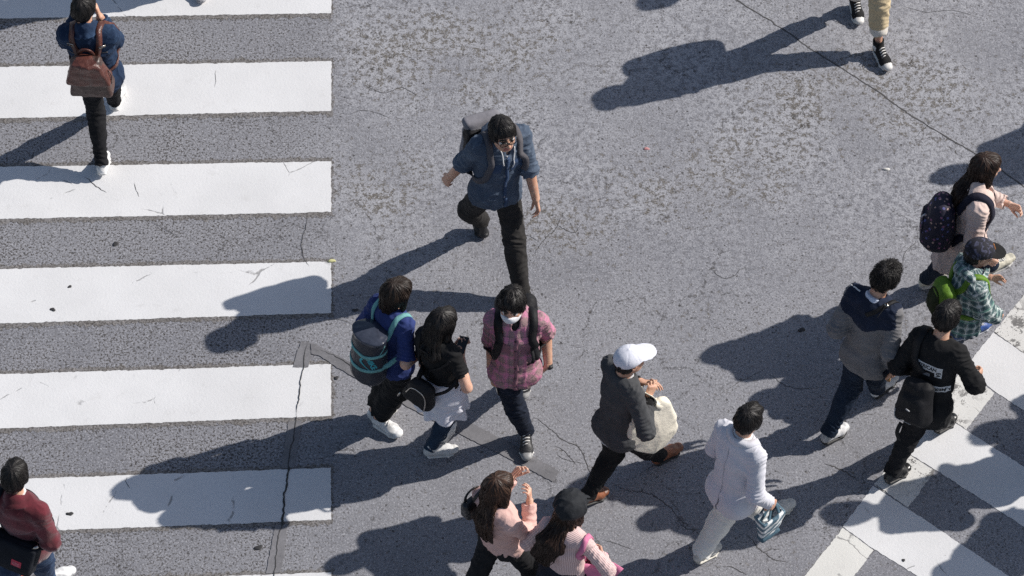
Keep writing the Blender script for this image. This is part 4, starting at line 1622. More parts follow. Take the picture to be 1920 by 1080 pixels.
# ================================================================ A  denim jacket, brown leather backpack
A = Human('young man in dark denim jacket with a brown leather backpack walking up the white stripes', dict(
    H=1.66, yaw=88, syaw=85, hyaw=70, hp=4, pel=(183, 131, .87), neck=(163, 58, 1.375), head=(157, 14, 1.535), build=0.98,
    feet={'L': ('heel', 190, 341, 86, 14), 'R': ('heel', 212, 213, 76, 0)},
    wr={'L': (150, 18, 1.28), 'R': (186, 30, 1.33)}, eh={'L': (-0.45, -0.35, -1), 'R': (0.55, -0.45, -1)},
    hd={'L': dict(dir=(0.3, 0.5, 0.8), curl=35), 'R': dict(dir=(-0.25, 0.35, 0.9), curl=35)}))
DEN_A = denim('dark_denim', (0.016, 0.031, 0.068), (0.045, 0.085, 0.16))
A.top('jacket', [DEN_A], 0.020, 0.15, 1.04, 1.86, 1.05, (0.0055, 17), ('fold', 0.045, 0), cuff=0, seed=3)
A.trousers([BLACK_JEAN], 0.006, 0.9, 2.0, seed=4)
A.shoes([WHITE_LEA, WHITE_LEA], WHITE_RUB, toe=1)
A.hair(HAIR_BLK, 'short', 11, 1.1)
L_ = np.linalg.norm(A.neck - A.pel)
ST_A = plain('jacket_stitching', (0.16, 0.15, 0.15), 0.8)
seam(A, 'yoke_seam', [A.tp(x, -0.14, L_ - 0.11) for x in (-.19, -.12, -.05, .05, .12, .19)], 'jacket', ST_A, 0.005)
c, ax = pack_frame(A, 0.20, 0.25, 0.02)
BK_A = leather('chestnut_leather', (0.105, 0.037, 0.028), 0.33, 0.5)
BK_AD = leather('dark_umber_leather', (0.070, 0.040, 0.034), 0.42, 0.4)
prims = [box(c, (0.132, 0.062, 0.185), ax, 0.028, 0.01, (-0.13, -0.14), 0.012, 1), box(c + ax[2] * 0.07 + ax[1] * 0.028, (0.134, 0.055, 0.10), ax, 0.022, 0.008, (-0.28, -0.12), 0.01, 0),
         ell(c + ax[2] * 0.18 + ax[1] * 0.03, (0.055, 0.06, 0.02), ax, 0.04, 0)]
prims += [dict(cap(c + ax[1] * 0.105 + ax[2] * 0.19, c + ax[1] * 0.105 + ax[2] * -0.02, 0.016, 0.004, 0.02), op='s')]
bag, o0, bb = bag_obj('leather_backpack', prims, [BK_A, BK_AD], 'brown leather backpack with folded flap worn by the man in denim jacket', 'backpack', 0.006, (0.005, 12, 7))
pack_straps(A, c, ax, 0.145, 0.185, 'jacket', 0.044, BK_A, bag, o0, 0.009)
bag_part('carry_loop', ribbon([c + ax[2] * 0.17 - ax[1] * 0.045 + ax[0] * x + ax[2] * z for x, z in ((-.05, 0), (-.042, .05), (0, .075), (.042, .05), (.05, 0))], 0.026, 0.009, None, 0, ax[1]), BK_A, bag, o0)
for sg in (-1, 1):
    q = A.tp(sg * 0.105, -0.08, L_ - 0.035)
    loc, no, _, _ = A.bvh['jacket'].find_nearest(Vector(q))
    n_ = np.array(no)
    t = perp(A.sp, n_)
    s_ = np.cross(n_, t)
    k0 = np.array(loc) + n_ * 0.017
    bag_part('strap_buckle', tube([k0 + s_ * a + t * b for a, b in ((-.024, -.012), (.024, -.012), (.024, .012), (-.024, .012), (-.024, -.012))], 0.004, 6), METAL, bag, o0)
bag_part('side_cord', tube(spline([c + ax[0] * 0.14 + ax[2] * 0.05, c + ax[0] * 0.165 + ax[1] * 0.02 + ax[2] * 0.02, c + ax[0] * 0.16 + ax[1] * 0.05 - ax[2] * 0.03, c + ax[0] * 0.158 + ax[1] * 0.02 - ax[2] * 0.08]), 0.005, 6), BK_AD, bag, o0)

# ================================================================ B  blue chambray shirt, glasses, grey roll-top pack
B = Human('man in glasses and blue button shirt striding with a grey backpack', dict(
    H=1.70, yaw=-62, syaw=-66, hyaw=-66, hp=-3, hs=1.0, pel=(930, 347, .90), neck=(938, 254, 1.41), head=(942, 250, 1.565),
    feet={'R': ('toe', 912, 449, -56, 58), 'L': ('toe', 1001, 606, -66, 0)},
    wr={'R': (843, 333, .88), 'L': (1005, 374, .85)}, kh={'R': (-0.95, -0.35, 0)}, hd={'R': dict(curl=48), 'L': dict(curl=30)}))
CHAM = denim('blue_chambray', (0.066, 0.090, 0.132), (0.155, 0.195, 0.255))
B.top('shirt', [CHAM], 0.017, 0.115, 1.04, {'L': 1.12, 'R': 1.12}, 1.15, (0.006, 16), ('fold', 0.04, 0), cuff=0, seed=5)
L_ = np.linalg.norm(B.neck - B.pel)
CHD = denim('chambray_seam', (0.042, 0.07, 0.135), (0.08, 0.12, 0.20))
seam(B, 'placket', [B.tp(0.0, 0.2, u) for u in np.linspace(L_ - 0.05, -0.095, 9)], 'shirt', CHD, 0.028)
buttons(B, 'shirt', plain('grey_button', (0.3, 0.3, 0.32), 0.4), -0.08, L_ - 0.09, 6)
for sg in (-1, 1):
    g_, gf_ = grid2d(0.095, 0.10, 8, 8)
    pv, pf = decal(g_, gf_, B.tp(sg * 0.085, 0.05, L_ - 0.19), B.sr, B.sp, -B.sf, B.bvh['shirt'], 0.0035, 0.3)
    B.mesh('chest_pocket', (pv, pf), CHD)
hood = [ell(B.neck - B.sf * 0.075 + B.sp * 0.015, (0.105, 0.05, 0.045), np.array([B.sr, B.sf, B.sp]), 0.02)]
B.part('hood', hood + [cap(B.neck + B.sr * sg * 0.085 - B.sf * 0.04, B.neck + B.sr * sg * 0.06 + B.sf * 0.07 - B.sp * 0.015, 0.032, 0.022, 0.02) for sg in (-1, 1)], [CHAM], 0.006, (0.004, 25, 2))
CORD = plain('white_cord', (0.75, 0.75, 0.75), 0.7)
B.mesh('drawstring', join([tube([np.array(p_) for p_ in ribbon([B.tp(x, 0.14, L_ - 0.02), B.tp(x * 1.15, 0.2, L_ - 0.09), B.tp(x * 0.8, 0.2, L_ - z)], 0.004, 0.002, B.bvh['shirt'], 0.006, B.sf, 0.15)[0][::4]], 0.0045, 6) for x, z in ((-0.062, 0.22), (0.05, 0.13))]), CORD)
B.trousers([CHAR_WOOL], 0.016, 1.12, 2.02, (0.004, 13), seed=6)
B.shoes([BLACK_LEA, BLACK_LEA], BLACK_RUB, toe=1)
B.hair(HAIR_BLK, 'short', 12, 1.15)


def spectacles(H, mat):
    q = H.hs
    ps = []
    for sg in (-1, 1):
        ps.append(tube([H.hp_(sg * 0.034 + 0.027 * math.cos(t), 0.113 - abs(0.034 + sg * 0.0 + 0.027 * math.cos(t) * sg) * 0.12, 0.004 + 0.019 * math.sin(t)) for t in np.linspace(0, 6.2832, 17)], 0.0032 * q, 6))
        ps.append(tube([H.hp_(sg * 0.062, 0.104, 0.010), H.hp_(sg * 0.083, 0.05, 0.012), H.hp_(sg * 0.085, -0.005, 0.012)], 0.003 * q, 6))
    ps.append(tube([H.hp_(-0.008, 0.113, 0.008), H.hp_(0, 0.117, 0.010), H.hp_(0.008, 0.113, 0.008)], 0.003, 6))
    return H.mesh('glasses', join(ps), mat)


spectacles(B, GLASS_BLK)
c, ax = pack_frame(B, 0.205, 0.30, 0.02, 0.045)
GREY_N = cloth('grey_canvas', (0.20, 0.195, 0.215), 0.12, bump=0.25)
prims = [box(c, (0.135, 0.062, 0.205), ax, 0.055, 0.01, (-0.04, -0.05), 0.015, 0), box(c + ax[2] * 0.185 + ax[1] * 0.01, (0.138, 0.050, 0.035), ax, 0.033, 0.025, mat=0), box(c - ax[2] * 0.02 - ax[1] * 0.03, (0.132, 0.05, 0.185), ax, 0.03, 0.01, mat=1)]
bag, o0, bb = bag_obj('backpack', prims, [GREY_N, BLACK_NYLON], 'grey backpack with square top on the back of the man in glasses', 'backpack', 0.006, (0.006, 7, 3))
GSTR = cloth('grey_webbing', (0.105, 0.10, 0.11), 0.12)
pack_straps(B, c, ax, 0.15, 0.22, 'shirt', 0.044, GSTR, bag, o0, 0.007, sx=0.108)

# ================================================================ C  pink check shirt, face mask
C = Human('man in white face mask and pink plaid shirt walking with rolled sleeves', dict(
    H=1.70, yaw=-88, syaw=-92, hyaw=-100, hp=2, hs=0.98, pel=(966, 692, .90), neck=(968, 592, 1.41), head=(960, 570, 1.565), build=0.95,
    feet={'R': ('toe', 988, 868, -88, 0), 'L': ('toe', 983, 752, -86, 42)},
    wr={'R': (921, 700, .86), 'L': (1028, 686, .89)}, eh={'L': (0.12, 0.95, -0.2), 'R': (-0.05, 0.95, -0.3)},
    hd={'R': dict(curl=50, dir=(0.15, -0.35, -1)), 'L': dict(dir=(-0.75, -0.3, -0.55), pn=(-0.4, 0.8, 0.3), curl=25)}))
PLAID_P = plaid('pink_check', (0.54, 0.235, 0.335), [(0.085, 0.46, 0.0, 0, (0.29, 0.215, 0.20), 0.62), (0.085, 0.46, 0.3, 1, (0.29, 0.21, 0.20), 0.62), (0.085, 0.12, 0.5, 0, (0.62, 0.22, 0.36), 0.8),
                                                     (0.085, 0.12, 0.8, 1, (0.60, 0.22, 0.36), 0.8), (0.085, 0.07, 0.22, 0, (0.12, 0.10, 0.10), 0.6), (0.085, 0.07, 0.52, 1, (0.12, 0.10, 0.10), 0.6)])
C.top('shirt', [PLAID_P], 0.014, 0.085, 1.02, {'L': 1.10, 'R': 1.05}, 1.12, (0.006, 15), ('fold', 0.04, 0), cuff=0, seed=8)
L_ = np.linalg.norm(C.neck - C.pel)
PLAID_D = plaid('pink_check_placket', (0.33, 0.13, 0.20), [(0.085, 0.46, 0.3, 1, (0.19, 0.14, 0.14), 0.5)])
seam(C, 'placket', [C.tp(0.0, 0.2, u) for u in np.linspace(L_ - 0.07, -0.07, 9)], 'shirt', PLAID_D, 0.030)
buttons(C, 'shirt', plain('dark_button', (0.03, 0.02, 0.02), 0.4), -0.05, L_ - 0.12, 6, r=0.008)
for sg in (-1, 1):
    g_, gf_ = grid2d(0.105, 0.105, 8, 8)
    pv, pf = decal(g_, gf_, C.tp(sg * 0.088, 0.05, L_ - 0.20), C.sr, C.sp, -C.sf, C.bvh['shirt'], 0.004, 0.3)
    C.mesh('chest_pocket', (pv, pf), PLAID_D)
C.part('undershirt', C.torso(0.006, 0.0), [BLACK_COTTON], 0.009, keep=False)
NAVY_J = denim('indigo_jeans', (0.010, 0.014, 0.026), (0.032, 0.042, 0.068))
C.trousers([NAVY_J], 0.010, 1.05, 2.02, seed=9, cuff=0)
NB_SHOE = leather('black_sneaker', (0.022, 0.022, 0.024), 0.5)
C.shoes([NB_SHOE, plain('grey_toe_cap', (0.30, 0.30, 0.30), 0.5)], WHITE_RUB, toe=1, laces=WHITE_RUB)
C.hair(HAIR_BLK, 'short', 13, 1.3, 0.006)
MASK = cloth('mask_cloth', (0.74, 0.74, 0.76), 0.05, bump=0.2, fs=0.05)
q = C.hs
ax_ = np.array([C.Hr, C.Hf, C.Hu])
C.part('face_mask', [ell(C.hp_(0, 0.045, -0.045), V(0.070, 0.078, 0.058) * q, ax_, 0.02), ell(C.hp_(0, 0.098, -0.03), V(0.026, 0.026, 0.030) * q, ax_, 0.03),
                     cut(C.hp_(0, 0.045, 0), -C.Hf - C.Hu * 0.15), cut(C.hp_(0, 0.11, -0.010), C.Hu - C.Hf * 0.35), dict(ell(C.hp_(0, 0.03, -0.035), V(0.063, 0.069, 0.082) * q, ax_, 0.004), op='s')], [MASK], 0.004, None)
for sg in (-1, 1):
    C.mesh('ear_loop', tube(spline([C.hp_(sg * 0.064, 0.055, -0.02), C.hp_(sg * 0.080, 0.02, 0.0), C.hp_(sg * 0.090, -0.02, 0.010), C.hp_(sg * 0.082, 0.005, -0.03), C.hp_(sg * 0.064, 0.055, -0.07)], 0.01), 0.0022, 5), MASK)
hc, dr, pn, th = C.hands['L']
wa = nrm(C.wr['L'] - C.el['L'])
C.part('wristwatch', [cap(C.wr['L'] - wa * 0.018, C.wr['L'] - wa * 0.002, 0.0315, None, 0.002, flat=(True, True)), cap(C.wr['L'] - wa * 0.01 - pn * 0.025, C.wr['L'] - wa * 0.01 - pn * 0.037, 0.020, None, 0.002, flat=(True, True))], [BLACK_RUB], 0.004)
c, ax = pack_frame(C, 0.195, 0.27, 0.0)
bag, o0, bb = bag_obj('backpack', [box(c, (0.15, 0.08, 0.22), ax, 0.06, 0.01, (-0.05, -0.05), 0.02)], [BLACK_NYLON], 'black backpack mostly hidden behind the man in pink plaid shirt', 'backpack', 0.007)
pack_straps(C, c, ax, 0.15, 0.22, 'shirt', 0.058, BLACK_NYLON, bag, o0, 0.009, sx=0.112)
bag_part('strap_web', ribbon([C.tp(-0.145, 0.16, L_ - 0.2), C.tp(-0.13, 0.19, L_ - 0.28), C.tp(-0.12, 0.19, L_ - 0.36)], 0.022, 0.004, C.bvh['shirt'], 0.006, C.sf, 0.1), BLACK_NYLON, bag, o0)
hc, dr, pn, th = C.hands['R']
pc = hc + dr * 0.015
ob, o0, _ = bag_obj('phone', [box(pc, (0.034, 0.0045, 0.072), np.array([th, pn, dr]), 0.004)], [PHONE], 'small black phone in the lowered hand of the man in pink plaid', 'phone', 0.003, None)

# ================================================================ D  blue T-shirt, navy sports bag with turquoise straps
D = Human('woman in blue T-shirt and cropped black trousers carrying a navy bag on her back', dict(
    H=1.60, fem=True, yaw=38, syaw=44, hyaw=25, hp=12, pel=(737, 668, .84), neck=(734, 583, 1.33), head=(743, 549, 1.475), build=0.99,
    feet={'R': ('toe', 753, 822, -34, 0), 'L': ('toe', 748, 762, 30, 0)},
    wr={'R': (800, 655, 1.00), 'L': (708, 632, .84)}, hd={'R': dict(curl=40)}))
BLUE_T = cloth('blue_jersey', (0.030, 0.048, 0.165), 0.14, bump=0.3)
D.top('t_shirt', [BLUE_T], 0.018, 0.05, 1.03, {'L': 0.86, 'R': 0.86}, 1.35, (0.0055, 14), None, seed=11)
D.trousers([BLACK_COTTON], 0.024, 1.25, 1.80, (0.006, 12), seed=12)
D.shoes([WHITE_LEA, WHITE_LEA], WHITE_RUB, toe=1, thick=0.024, chunky=1.08, laces=WHITE_RUB)
D.hair(HAIR_DKB, 'bob', 14, 1.25, 0.003, 520)
c, ax = pack_frame(D, 0.205, 0.255, 0.10, 0.005)
NAVY_B = cloth('navy_nylon', (0.014, 0.019, 0.032), 0.2, rough=0.5, spec=0.45)
NAVY_G = plain('navy_gloss', (0.045, 0.052, 0.075), 0.16)
TURQ = cloth('turquoise_webbing', (0.17, 0.40, 0.40), 0.12)
TURQ_P = plain('turquoise_print', (0.03, 0.36, 0.42), 0.5)
prims = [cap(c + ax[2] * 0.17, c - ax[2] * 0.19, (0.125, 0.105), (0.140, 0.112), 0.02, ax[0], (True, False), mat=0), ell(c + ax[2] * 0.165, (0.125, 0.105, 0.025), ax, 0.01, 1)]
bag, o0, bb = bag_obj('sports_backpack', prims, [NAVY_B, NAVY_G], 'navy barrel backpack with turquoise straps and sports lettering on the woman in blue', 'backpack', 0.006, (0.0035, 12, 5))
L_ = np.linalg.norm(D.neck - D.pel)
for d in 'LR':
    sg = -1 if d == 'L' else 1
    pts = [c + ax[0] * sg * 0.07 + ax[2] * 0.03 + ax[1] * 0.10, c + ax[0] * sg * 0.115 + ax[2] * 0.07 + ax[1] * 0.03, D.tp(sg * 0.10, -0.12, L_ - 0.06), D.tp(sg * 0.105, -0.02, L_ + 0.05), D.tp(sg * 0.11, 0.09, L_ - 0.06), D.tp(sg * 0.14, 0.14, L_ - 0.18),
           D.tp(sg * 0.19, 0.03, L_ - 0.29), D.tp(sg * 0.17, -0.08, L_ - 0.30), c + ax[0] * sg * 0.13 - ax[2] * 0.08 + ax[1] * 0.02]
    bag_part('shoulder_strap', ribbon(pts, 0.034, 0.006, D.bvh['t_shirt'], 0.004, D.sf, 0.07), TURQ, bag, o0)
for zz in (0.045, -0.085):
    pts = [c + ax[2] * zz + ax[0] * 0.2 * math.cos(t) + ax[1] * 0.17 * math.sin(t) for t in np.linspace(-0.5, 3.64, 14)]
    bag_part('webbing_band', ribbon(pts, 0.026, 0.004, bb, 0.001, ax[1], 0.3), TURQ, bag, o0)
hd = nrm(ax[1] * 0.75 + ax[0] * 0.66)
hx_ = nrm(np.cross(ax[2], hd))
org = c - ax[2] * 0.025 + hd * 0.09
sw = [(-.066, .012), (-.055, -.008), (-.040, -.018), (-.022, -.018), (.070, .022), (-.018, -.001), (-.036, -.004), (-.046, .004), (-.050, .016)]
p2, f2 = poly2d([(x * 1.0, y) for x, y in sw], 0.006)
p2 = rot2d(p2, -62, -0.022, -0.015)
bag_part('sports_mark', decal(p2, f2, org, hx_, ax[2], -hd, bb, 0.0025, 0.2), TURQ_P, bag, o0, False)
p2, f2 = text2d('NIKE', 0.050, 0.002)
p2 = rot2d(p2, -62, 0.024, 0.012)
bag_part('sports_lettering', decal(p2, f2, org, hx_, ax[2], -hd, bb, 0.0025, 0.2), TURQ_P, bag, o0, False)

# ================================================================ E  black T-shirt, white shirt tied round the waist
E = Human('woman in black T-shirt with a white shirt tied around her waist looking at her phone', dict(
    H=1.58, fem=True, yaw=48, syaw=48, hyaw=38, hp=20, pel=(829, 722, .83), neck=(822, 640, 1.315), head=(828, 605, 1.455), build=1.0,
    feet={'R': ('toe', 859, 846, 10, 0), 'L': ('heel', 820, 842, 62, 0)},
    wr={'R': (866, 672, 1.07), 'L': (852, 650, 1.08)}, eh={'R': (0.35, -0.4, -0.9)},
    hd={'R': dict(dir=(0.1, 0.6, 0.6), curl=45), 'L': dict(dir=(0.5, 0.3, 0.5), curl=45)}))
E.top('t_shirt', [BLACK_COTTON], 0.012, 0.02, 1.0, {'L': 0.58, 'R': 0.58}, 1.15, (0.004, 15), None, seed=15)
BLUE_JN = denim('dark_blue_jeans', (0.015, 0.032, 0.062), (0.04, 0.07, 0.115))
E.trousers([BLUE_JN], 0.004, 0.85, 2.0, (0.003, 17), seed=16)
WH_SHIRT = cloth('white_shirt_cloth', (0.72, 0.72, 0.78), 0.05, bump=0.4, fs=0.08)
q = E.pel
dn = -UP
pr = [cap(E.tp(0, 0, 0.13), E.pel - E.sp * 0.02, (0.140, 0.108), (0.178, 0.142), 0.02, E.hr, (True, False), (0.004, 9, 1.0, 'v')),
      cap(E.pel - E.sp * 0.02, E.pel - UP * 0.22 + E.hr * 0.01 - E.hf * 0.015, (0.168, 0.136), (0.192, 0.160), 0.02, E.hr, (False, True), (0.012, 9, 1.6, 'v')),
      cap(E.pel - E.hr * 0.09 - E.hf * 0.07 - UP * 0.05, E.pel - E.hr * 0.14 - E.hf * 0.08 - UP * 0.22, (0.09, 0.045), (0.10, 0.05), 0.03, E.hr, (False, True), (0.008, 6, 0.4, 'v'))]
E.part('tied_shirt', pr, [WH_SHIRT], 0.006, (0.007, 12, 4))
WH_CANV = cloth('white_canvas', (0.62, 0.62, 0.62), 0.1)
E.shoes([WH_CANV, WHITE_RUB], WHITE_RUB, toe=1, high=True)
E.hair(HAIR_BLK, 'long', 17, 1.15, 0, 560, length=0.21, toward=(0.03, 0.0, 0.0))
c = E.tp(0.0, -0.20, 0.125)
ax = np.array([nrm(E.hr + E.hf * 0.15 - UP * 0.25), nrm(-E.hf + E.hr * 0.1), UP])
ax[1] = perp(ax[1], ax[0])
ax[2] = np.cross(ax[0], ax[1])
if ax[2][2] < 0:
    ax[2] = -ax[2]
prims = [box(c, (0.105, 0.048, 0.125), ax, 0.045, 0.01, (-0.16, -0.1), 0.012)]
bag, o0, bb = bag_obj('small_backpack', prims, [BLACK_NYLON], 'small black zipped backpack slung low beside a white tied shirt', 'backpack', 0.006)
L_ = np.linalg.norm(E.neck - E.pel)
bag_part('zip', ribbon([c + ax[0] * x + ax[2] * z + ax[1] * 0.09 for x, z in ((-.10, -.02), (-.085, .05), (-.03, .09), (.04, .08), (.09, .0), (.095, -.11))], 0.009, 0.003, bb, 0.002, ax[1], 0.12, 0.01), METAL, bag, o0)
bag_part('zip_pull', tube([c - ax[0] * 0.11 + ax[1] * 0.085 - ax[2] * 0.02, c - ax[0] * 0.115 + ax[1] * 0.09 - ax[2] * 0.07], 0.006, 6), METAL, bag, o0)
bag_part('shoulder_strap', ribbon([c + ax[2] * 0.13 - ax[0] * 0.05, E.tp(-0.115, -0.12, 0.25), E.tp(-0.125, -0.11, L_ - 0.1), E.tp(-0.125, -0.02, L_ + 0.05), E.tp(-0.12, 0.10, L_ - 0.06)], 0.055, 0.014, E.bvh['t_shirt'], 0.004, -E.sf, 0.08), BLACK_NYLON, bag, o0)
bag_part('shoulder_strap', ribbon([c + ax[0] * 0.10 + ax[2] * 0.02, E.tp(0.05, -0.18, 0.10), E.tp(0.16, -0.12, 0.19), E.tp(0.2, -0.02, 0.26)], 0.022, 0.005, E.bvh['t_shirt'], 0.006, -E.sf, 0.05), BLACK_NYLON, bag, o0)
bag_part('shoulder_strap', ribbon([c + ax[2] * 0.11 + ax[0] * 0.02, E.tp(0.0, -0.13, 0.28), E.tp(0.11, -0.12, L_ - 0.12), E.tp(0.16, -0.06, L_ - 0.02)], 0.020, 0.004, E.bvh['t_shirt'], 0.006, -E.sf, 0.06), BLACK_NYLON, bag, o0)
hc, dr, pn, th = E.hands['R']
pc = E.wr['R'] + V(0.0, 0.06, 0.075)
pax = np.array([nrm(V(0.9, -0.3, 0.1)), nrm(V(0.2, -0.2, 0.95)), V(0, 0, 0)])
pax[1] = perp(pax[1], pax[0])
pax[2] = np.cross(pax[0], pax[1])
bag_obj('phone', [box(pc - UP * 0.005, (0.034, 0.005, 0.068), pax, 0.004)], [PHONE], 'black phone held up by the woman in black T-shirt', 'phone', 0.003, None)

# ================================================================ F  white cap, grey sweater, cream tote
F = Human('man in white baseball cap and charcoal sweater with a cream tote bag on his arm', dict(
    H=1.66, yaw=38, syaw=30, hyaw=26, hp=0, pel=(1158, 800, .87), neck=(1168, 703, 1.375), head=(1181, 675, 1.525), build=0.95,
    feet={'R': ('toe', 1278, 840, 36, 0), 'L': ('toe', 1139, 922, 38, 18)},
    wr={'R': (1214, 744, 1.19), 'L': (1203, 716, 1.20)}, eh={'R': (0.15, -0.75, -0.6), 'L': (-0.5, 0.2, -0.8)},
    hd={'R': dict(dir=(0.35, 0.35, 0.75), curl=55, pn=(-0.5, 0.6, -0.3)), 'L': dict(dir=(1, -0.1, -0.05), pn=(0.1, -0.6, -0.8), curl=25)}))
CHAR_SW = cloth('charcoal_sweatshirt', (0.066, 0.068, 0.072), 0.16, 16, bump=0.3)
F.top('sweater', [CHAR_SW, BLACK_KNIT], 0.015, 0.075, 1.03, 1.9, 1.05, (0.0035, 13), None, cuff=1, seed=18)
UND = cloth('grey_white_undershirt', (0.55, 0.55, 0.56), 0.08)
F.part('undershirt', F.torso(0.012, 0.105, 1.04)[:2] + [cut(F.tp(0, 0, -0.01), F.sp)], [UND], 0.006, (0.003, 15, 3), keep=False)
F.part('shirt_collar', [cap(F.neck - F.sp * 0.03, F.neck + F.sp * 0.022 - F.sf * 0.01, 0.080, 0.076, 0.01, F.sr, (True, True))], [UND], 0.006, None, keep=False)
F.trousers([BLACK_COTTON], 0.012, 1.05, 2.02, seed=19)
F.shoes([TAN_LEA, TAN_LEA], BLACK_RUB, toe=1)
F.hair(HAIR_BLK, 'cap', 19, 0.75, n=120)
CAP_W = cloth('white_cap_cotton', (0.70, 0.71, 0.78), 0.05, bump=0.2, fs=0.06)
F.baseball_cap([CAP_W])
a = np.array([F.Hr, F.Hf, F.Hu])
F.part('cap_strap', [cap(F.hp_(-0.05, -0.105, 0.03), F.hp_(0.05, -0.105, 0.03), 0.011, None, 0.01)], [BLACK_NYLON], 0.005)
# cream tote hanging from the crook of the right arm
CREAM = cloth('cream_canvas', (0.76, 0.71, 0.60), 0.05, bump=0.35, fs=0.12)
e = F.el['R']
tx = nrm(V(0.82, 0.50, 0.06))
tz = perp(nrm(V(-0.02, 0.10, 0.98)), tx)
ty = np.cross(tz, tx)
tc = P(1219, 808, 0.86)
tax = np.array([tx, ty, tz])
prims = [box(tc, (0.195, 0.030, 0.228), tax, 0.02, 0.02, (-0.16, 0.03), 0.03), box(tc + tx * 0.045 + tz * 0.14, (0.125, 0.028, 0.13), tax, 0.03, 0.04, (-0.3, 0)), cut(tc + tx * 0.16 - tz * 0.13, nrm(tx * 0.8 - tz * 0.75)), cut(tc - tx * 0.17 - tz * 0.04, nrm(-tx * 0.8 - tz * 0.72))]
bag, o0, bb = bag_obj('tote_bag', prims, [CREAM], 'cream canvas tote bag on the arm of the man in white cap', 'bag', 0.006, (0.005, 6, 8))
for off in (-0.035, 0.035):
    pts = [tc - tx * 0.13 + tz * 0.10 + ty * off, tc - tx * 0.12 + tz * 0.22 + ty * off, F.wr['R'] * 0.5 + F.el['R'] * 0.5 + V(-0.075, 0.03, 0.12), F.wr['R'] + V(-0.045, 0.0, 0.075), F.wr['R'] + V(0.02, 0.01, 0.045) + ty * off * 0.6, tc + tx * 0.09 + tz * 0.22 + ty * off]
    bag_part('tote_handle', ribbon(pts, 0.046, 0.006, F.bvh['sweater'], 0.006, nrm(-ty + UP * 0.4), 0.06), CREAM, bag, o0)

# ================================================================ G  white suit
G = Human('man in pale grey suit jacket and white trousers carrying a small striped bag', dict(
    H=1.73, yaw=38, syaw=42, hyaw=46, hp=6, pel=(1374, 918, .915), neck=(1390, 822, 1.43), head=(1404, 786, 1.585), build=0.93,
    feet={'R': ('toe', 1489, 945, 34, 0, 0.02), 'L': ('toe', 1349, 1024, 44, 16)},
    wr={'R': (1442, 942, .91), 'L': (1392, 835, .97)}, hd={'R': dict(curl=60)}))
LINEN = cloth('pale_suit_cloth', (0.61, 0.61, 0.66), 0.04, 11, bump=0.2, fs=0.12)
OFFW = cloth('off_white_trouser_cloth', (0.76, 0.74, 0.70), 0.04, 10, bump=0.3, fs=0.08)
G.top('jacket', [LINEN], 0.013, 0.125, 1.05, 1.93, 1.05, (0.0038, 11), ('open', 0.03, 0), seed=21, wave=0.01)
L_ = np.linalg.norm(G.neck - G.pel)
seam(G, 'back_vent', [G.tp(0.0, -0.2, u) for u in np.linspace(0.03, -0.115, 7)], 'jacket', cloth('vent_fold', (0.20, 0.20, 0.22), 0.1), 0.007, 0.003, 0.001, -G.sf)
seam(G, 'lapel_collar', [G.tp(-0.10, 0.02, L_ + 0.035), G.tp(-0.075, -0.06, L_ + 0.05), G.tp(0, -0.095, L_ + 0.045), G.tp(0.075, -0.06, L_ + 0.05), G.tp(0.10, 0.02, L_ + 0.035), G.tp(0.08, 0.10, L_ - 0.04)], 'jacket', LINEN, 0.05, 0.006, 0.003, -G.sf)
SEAM_G = plain('suit_seam', (0.45, 0.45, 0.50), 0.9)
seam(G, 'centre_seam', [G.tp(0.0, -0.2, u) for u in np.linspace(L_ - 0.01, 0.03, 9)], 'jacket', SEAM_G, 0.004, 0.001, 0.0004, -G.sf)
G.part('shirt_collar', [cap(G.neck, G.neck + nrm(G.hp_(0, -0.02, -0.05) - G.neck) * 0.05, 0.070, 0.066, 0.01, G.sr, (True, True))], [WHITE_COT], 0.006)
G.trousers([OFFW], 0.018, 1.30, 2.02, (0.005, 13), seed=22)
G.shoes([plain('white_suede', (0.60, 0.58, 0.54), 0.7), plain('white_suede_toe', (0.62, 0.60, 0.56), 0.7)], CREAM_RUB, toe=1)
G.hair(HAIR_BLK, 'short', 23, 0.95, 0.003)
hc, dr, pn, th = G.hands['R']
bx = nrm(V(0.75, 0.62, 0.0))
bax = np.array([bx, np.cross(UP, bx), UP])
bc = hc + V(-0.005, -0.03, -0.20)
BST = NB('blue_white_stripes')
sp_ = BST.n('SeparateXYZ')
BST.inp(sp_, 0, BST.attr('fab'))
x_ = BST.math('ADD', BST.math('MULTIPLY', sp_.outputs[1], 1.0), BST.math('MULTIPLY', sp_.outputs[0], -0.75))
fr_ = BST.math('FRACT', BST.math('ADD', BST.math('DIVIDE', x_, 0.072), 20.2))
BST.inp(BST.b, 'Base Color', BST.mix(BST.ramp(fr_, 0.44, 0.50), (0.70, 0.72, 0.72), (0.085, 0.155, 0.205)))
BST.b.inputs['Roughness'].default_value = 0.45
BST.bump(BST.noise(BST.coord(), 22, 4, 0.6), 0.4, 0.02)
SLATE = cloth('slate_blue_cloth', (0.075, 0.135, 0.18), 0.15)
prims = [box(bc, (0.085, 0.035, 0.12), bax, 0.012, 0.01, (0.12, 0.18), 0.012, 0), dict(box(bc + UP * 0.10, (0.082, 0.030, 0.05), bax, 0.01, 0.004, (0.1, 0.15)), op='s'), box(bc - UP * 0.112, (0.078, 0.032, 0.022), bax, 0.012, 0.004, mat=1)]
bag, o0, bb = bag_obj('lunch_bag', prims, [BST.m, SLATE], 'small blue and white striped bag in the hand of the pale suited man', 'bag', 0.0045, (0.005, 16, 4))
